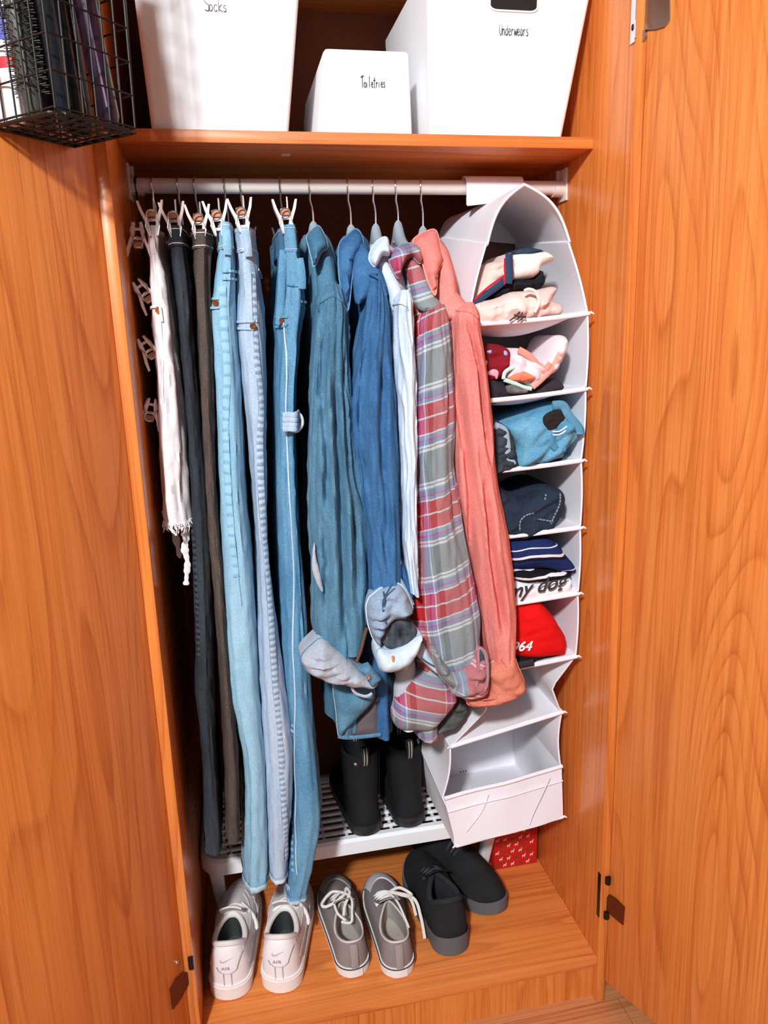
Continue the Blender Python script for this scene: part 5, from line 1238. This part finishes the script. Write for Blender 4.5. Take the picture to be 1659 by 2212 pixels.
def bk_extra(root, Wd, L, surf, R_, rows, ol):
    mb = MB(); loops = []
    for j in range(6):
        v = j/5; loops.append([Wd((x*(1.03-.02*v), L/2+(y-L/2)*1.012, .025+.022*v*(1-.9*max(0, min(1, (y/L-.10)/.25)))+.002)) for x, y in ol if y < L*.42])
    ol2 = sorted([(x, y) for x, y in ol if y < L*.40], key=lambda q: math.atan2(q[0], L*.4-q[1]))
    loops = [[Wd((x*1.035, L/2+(y-L/2)*1.014, .020+(.028*v)*(1-.85*(y/(L*.40))))) for x, y in ol2] for v in (0, .25, .5, .75, 1)]
    mb.loft(loops, False); mb.build('heel_guard', BK['sole'], root)
a, an = feet(986, 2069, 908, 1872, .04); a.y += .004; a.z = .0004
shoe('sneaker', 'black knit sneaker with charcoal sole pointing into the wardrobe', a, an, .285, .0385, .047, .030, .08, .46, .11, .118, .088, .098, BK, None, thr=.64, extra=bk_extra, lift=.012, toe_h=.045)
tt = atz(1082, 1975, .0); hh = Vector((tt.x-.128, tt.y+.245, .0004)); dd = tt-hh; an = math.atan2(-dd.x, dd.y)
shoe('sneaker', 'black knit sneaker turned toe outward beside its pair', (hh.x, hh.y, .0004), an, .283, .0385, .048, .030, .07, .42, .11, .112, .085, .098, BK, None, thr=.64, extra=bk_extra, lift=.012, toe_h=.050)

# ------------------------------------------------------------------ boots on the rack
bl = plain('black_suede', '16151A', .75, spec=.3, nb=.3, sc=500)
def boot(lab, px, py, an):
    a = atz(px, py, RT); a.z = RT+.0004; o = Vector(a); c, s = math.cos(an), math.sin(an); R_ = Matrix(((c, -s, 0), (s, c, 0), (0, 0, 1)))
    Wd = lambda p: o+R_ @ Vector(p); L = .275; n = 40
    root = thing('boot', lab, 'boot', a)
    ol = outline(L, .036, .047, n)
    mb = MB(); mb.loft([[Wd((x*k, L/2+(y-L/2)*k2, z)) for x, y in ol] for k, k2, z in ((1.0, 1.0, 0), (1.05, 1.015, .003), (1.06, 1.018, .018), (1.04, 1.01, .024), (.9, .97, .025))]); mb.build('sole', plain('black_rubber', '222226', .45), root, sharp=50)
    rows = []
    for j in range(16):
        t = j/15; r = []
        for k in range(n):
            x, y = ol[k]; al = 2*pi*k/n; z = .022+.165*t
            tx, ty = .036*math.cos(al)*(1+.15*t), .058+.05*math.sin(al)+.004*t
            w = min(1, max(0, (t-.0)/.42)); w = w*w*(3-2*w); u = y/L
            yy = L/2+(y-L/2)*.985; xx = x*.985
            zz = z if u < .42 else .022+(z-.022)*(1-.35*(1-w)*min(1, (u-.42)/.3))
            r.append(Wd((xx*(1-w)+tx*w, yy*(1-w)+ty*w, zz)))
        rows.append(r)
    top = rows[-1]; cen = sum(top, Vector())/n
    rows += [[p.lerp(cen, .1)+Vector((0, 0, .001)) for p in top], [p.lerp(cen, .15)-Vector((0, 0, .05)) for p in top]]
    mb = MB(); mb.loft(rows, True, False, True); mb.build('shaft', bl, root, sharp=60)
    for s_ in (-1, 1):
        mb = MB(); mb.loft([[Wd((s_*(.0365+.0035*z_/.17), .058+w, .05+z_)) for w in (-.016, .016)]+[Wd((s_*(.0385+.0035*z_/.17), .058+w, .05+z_)) for w in (.016, -.016)] for z_ in (0.02, .06, .10, .130)]); mb.build('elastic_gusset', cloth('black_elastic', '0E0E10'), root)
    for y, nm in ((.006, 'pull_tab'), (.112, 'pull_tab')):
        pts = crom([Wd((0, y+(.004 if y < .05 else -.003), .165)), Wd((0, y-.004, .185)), Wd((0, y-.003, .208)), Wd((0, y+.006, .214)), Wd((0, y+.012, .195)), Wd((0, y+.010, .170))], 24)
        mb = MB(); mb.tube(pts, .008, 8, up=[R_ @ Vector((0, -1, 0))]*24, flat=.18); pt_ = mb.build(nm, plain('striped_webbing', '1A1A1C', .8), root)
        for dx in (-.003, .003):
            mb = MB(); mb.tube([p+R_ @ Vector((dx, -.0017, 0)) for p in pts[2:12]], .0008, 5); mb.build('woven_line', cloth('cream_yarn', 'D8CFC0'), pt_)
    if 'jeans' in lab: mb = MB(); mb.tube([Wd((-.022+.004*k, .012+.01*math.sin(k), .176-.006*k)) for k in range(3)], [.002, .0042, .002], 8); mb.build('beige_lining', cloth('beige_lining', 'C8B49A'), root, label='beige lining')
boot('black suede pull on boot nearer the jeans, on the shoe rack', 797, 1806, .06)
boot('black suede pull on boot nearer the organiser, on the shoe rack', 891, 1788, .02)

# ------------------------------------------------------------------ christmas box
def gift():
    a = at(1067, 1862, .30)
    x0, x1 = a.x, -.008; y0, y1 = .300, .50; h = .115
    root = thing('gift_box', 'red christmas gift box printed with reindeer and trees behind the black shoes', 'box', ((x0+x1)/2, (y0+y1)/2, 0))
    rd = plain('red_wrapping', 'C41A14', .5); mb = MB(); mb.box((x0, y0, .0004), (x1, y1, h), bev=.002); mb.build('body', rd, root)
    mb = MB(); mb.box((x0-.001, y0-.0015, h-.003), (x1+.001, y1+.0015, h+.022), bev=.002); mb.build('lid', rd, root)
    deer = [(-4, -5), (-3, -5), (-2, -1), (2, -1), (3, -5), (4, -5), (3.6, 0), (4.4, 3), (6, 3.5), (5, 5), (5.6, 8), (4.4, 6.4), (3.4, 8), (3.6, 5), (2.4, 2.2), (-3, 2), (-4, 3), (-4.6, 1)]
    tree = [(-1, -5), (1, -5), (1, -3.5), (4, -3.5), (2, -.5), (3, -.5), (1.2, 2.4), (2, 2.4), (0, 6), (-2, 2.4), (-1.2, 2.4), (-3, -.5), (-2, -.5), (-4, -3.5), (-1, -3.5)]
    wm = plain('white_print', 'EED8D4', .6); gm = plain('green_print', '3A5038', .6); k = 0
    for j in range(6):
        for i in range(5):
            cx = x0+.008+i*.0195+(j % 2)*.0095; cz = .010+j*.0175
            if cx > x1-.006: continue
            sh_, mt, sc = ((deer, wm, .00085) if (i+j) % 3 else (tree, gm, .0009))
            mb = MB(); mb.prism([Vector((cx+u*sc, y0-.0001, cz+v_*sc)) for u, v_ in sh_], (0, -1, 0), .0005); mb.build('reindeer_print' if sh_ is deer else 'tree_print', mt, root, False)
gift()

for o in COL.objects:
    if o.parent is None and o.get('category'):
        st = o.name.split('.')[0]
        gp = {'clip_hanger': 'clip hangers on the rail', 'coat_hanger': 'coat hangers on the rail', 'storage_box': 'white boxes on the upper shelf', 'sneaker': 'sneakers on the wardrobe floor', 'boot': 'black boots on the rack', 'shirt': 'shirts on hangers', 'jeans': 'jeans on clip hangers'}.get(st)
        if gp: o['group'] = gp
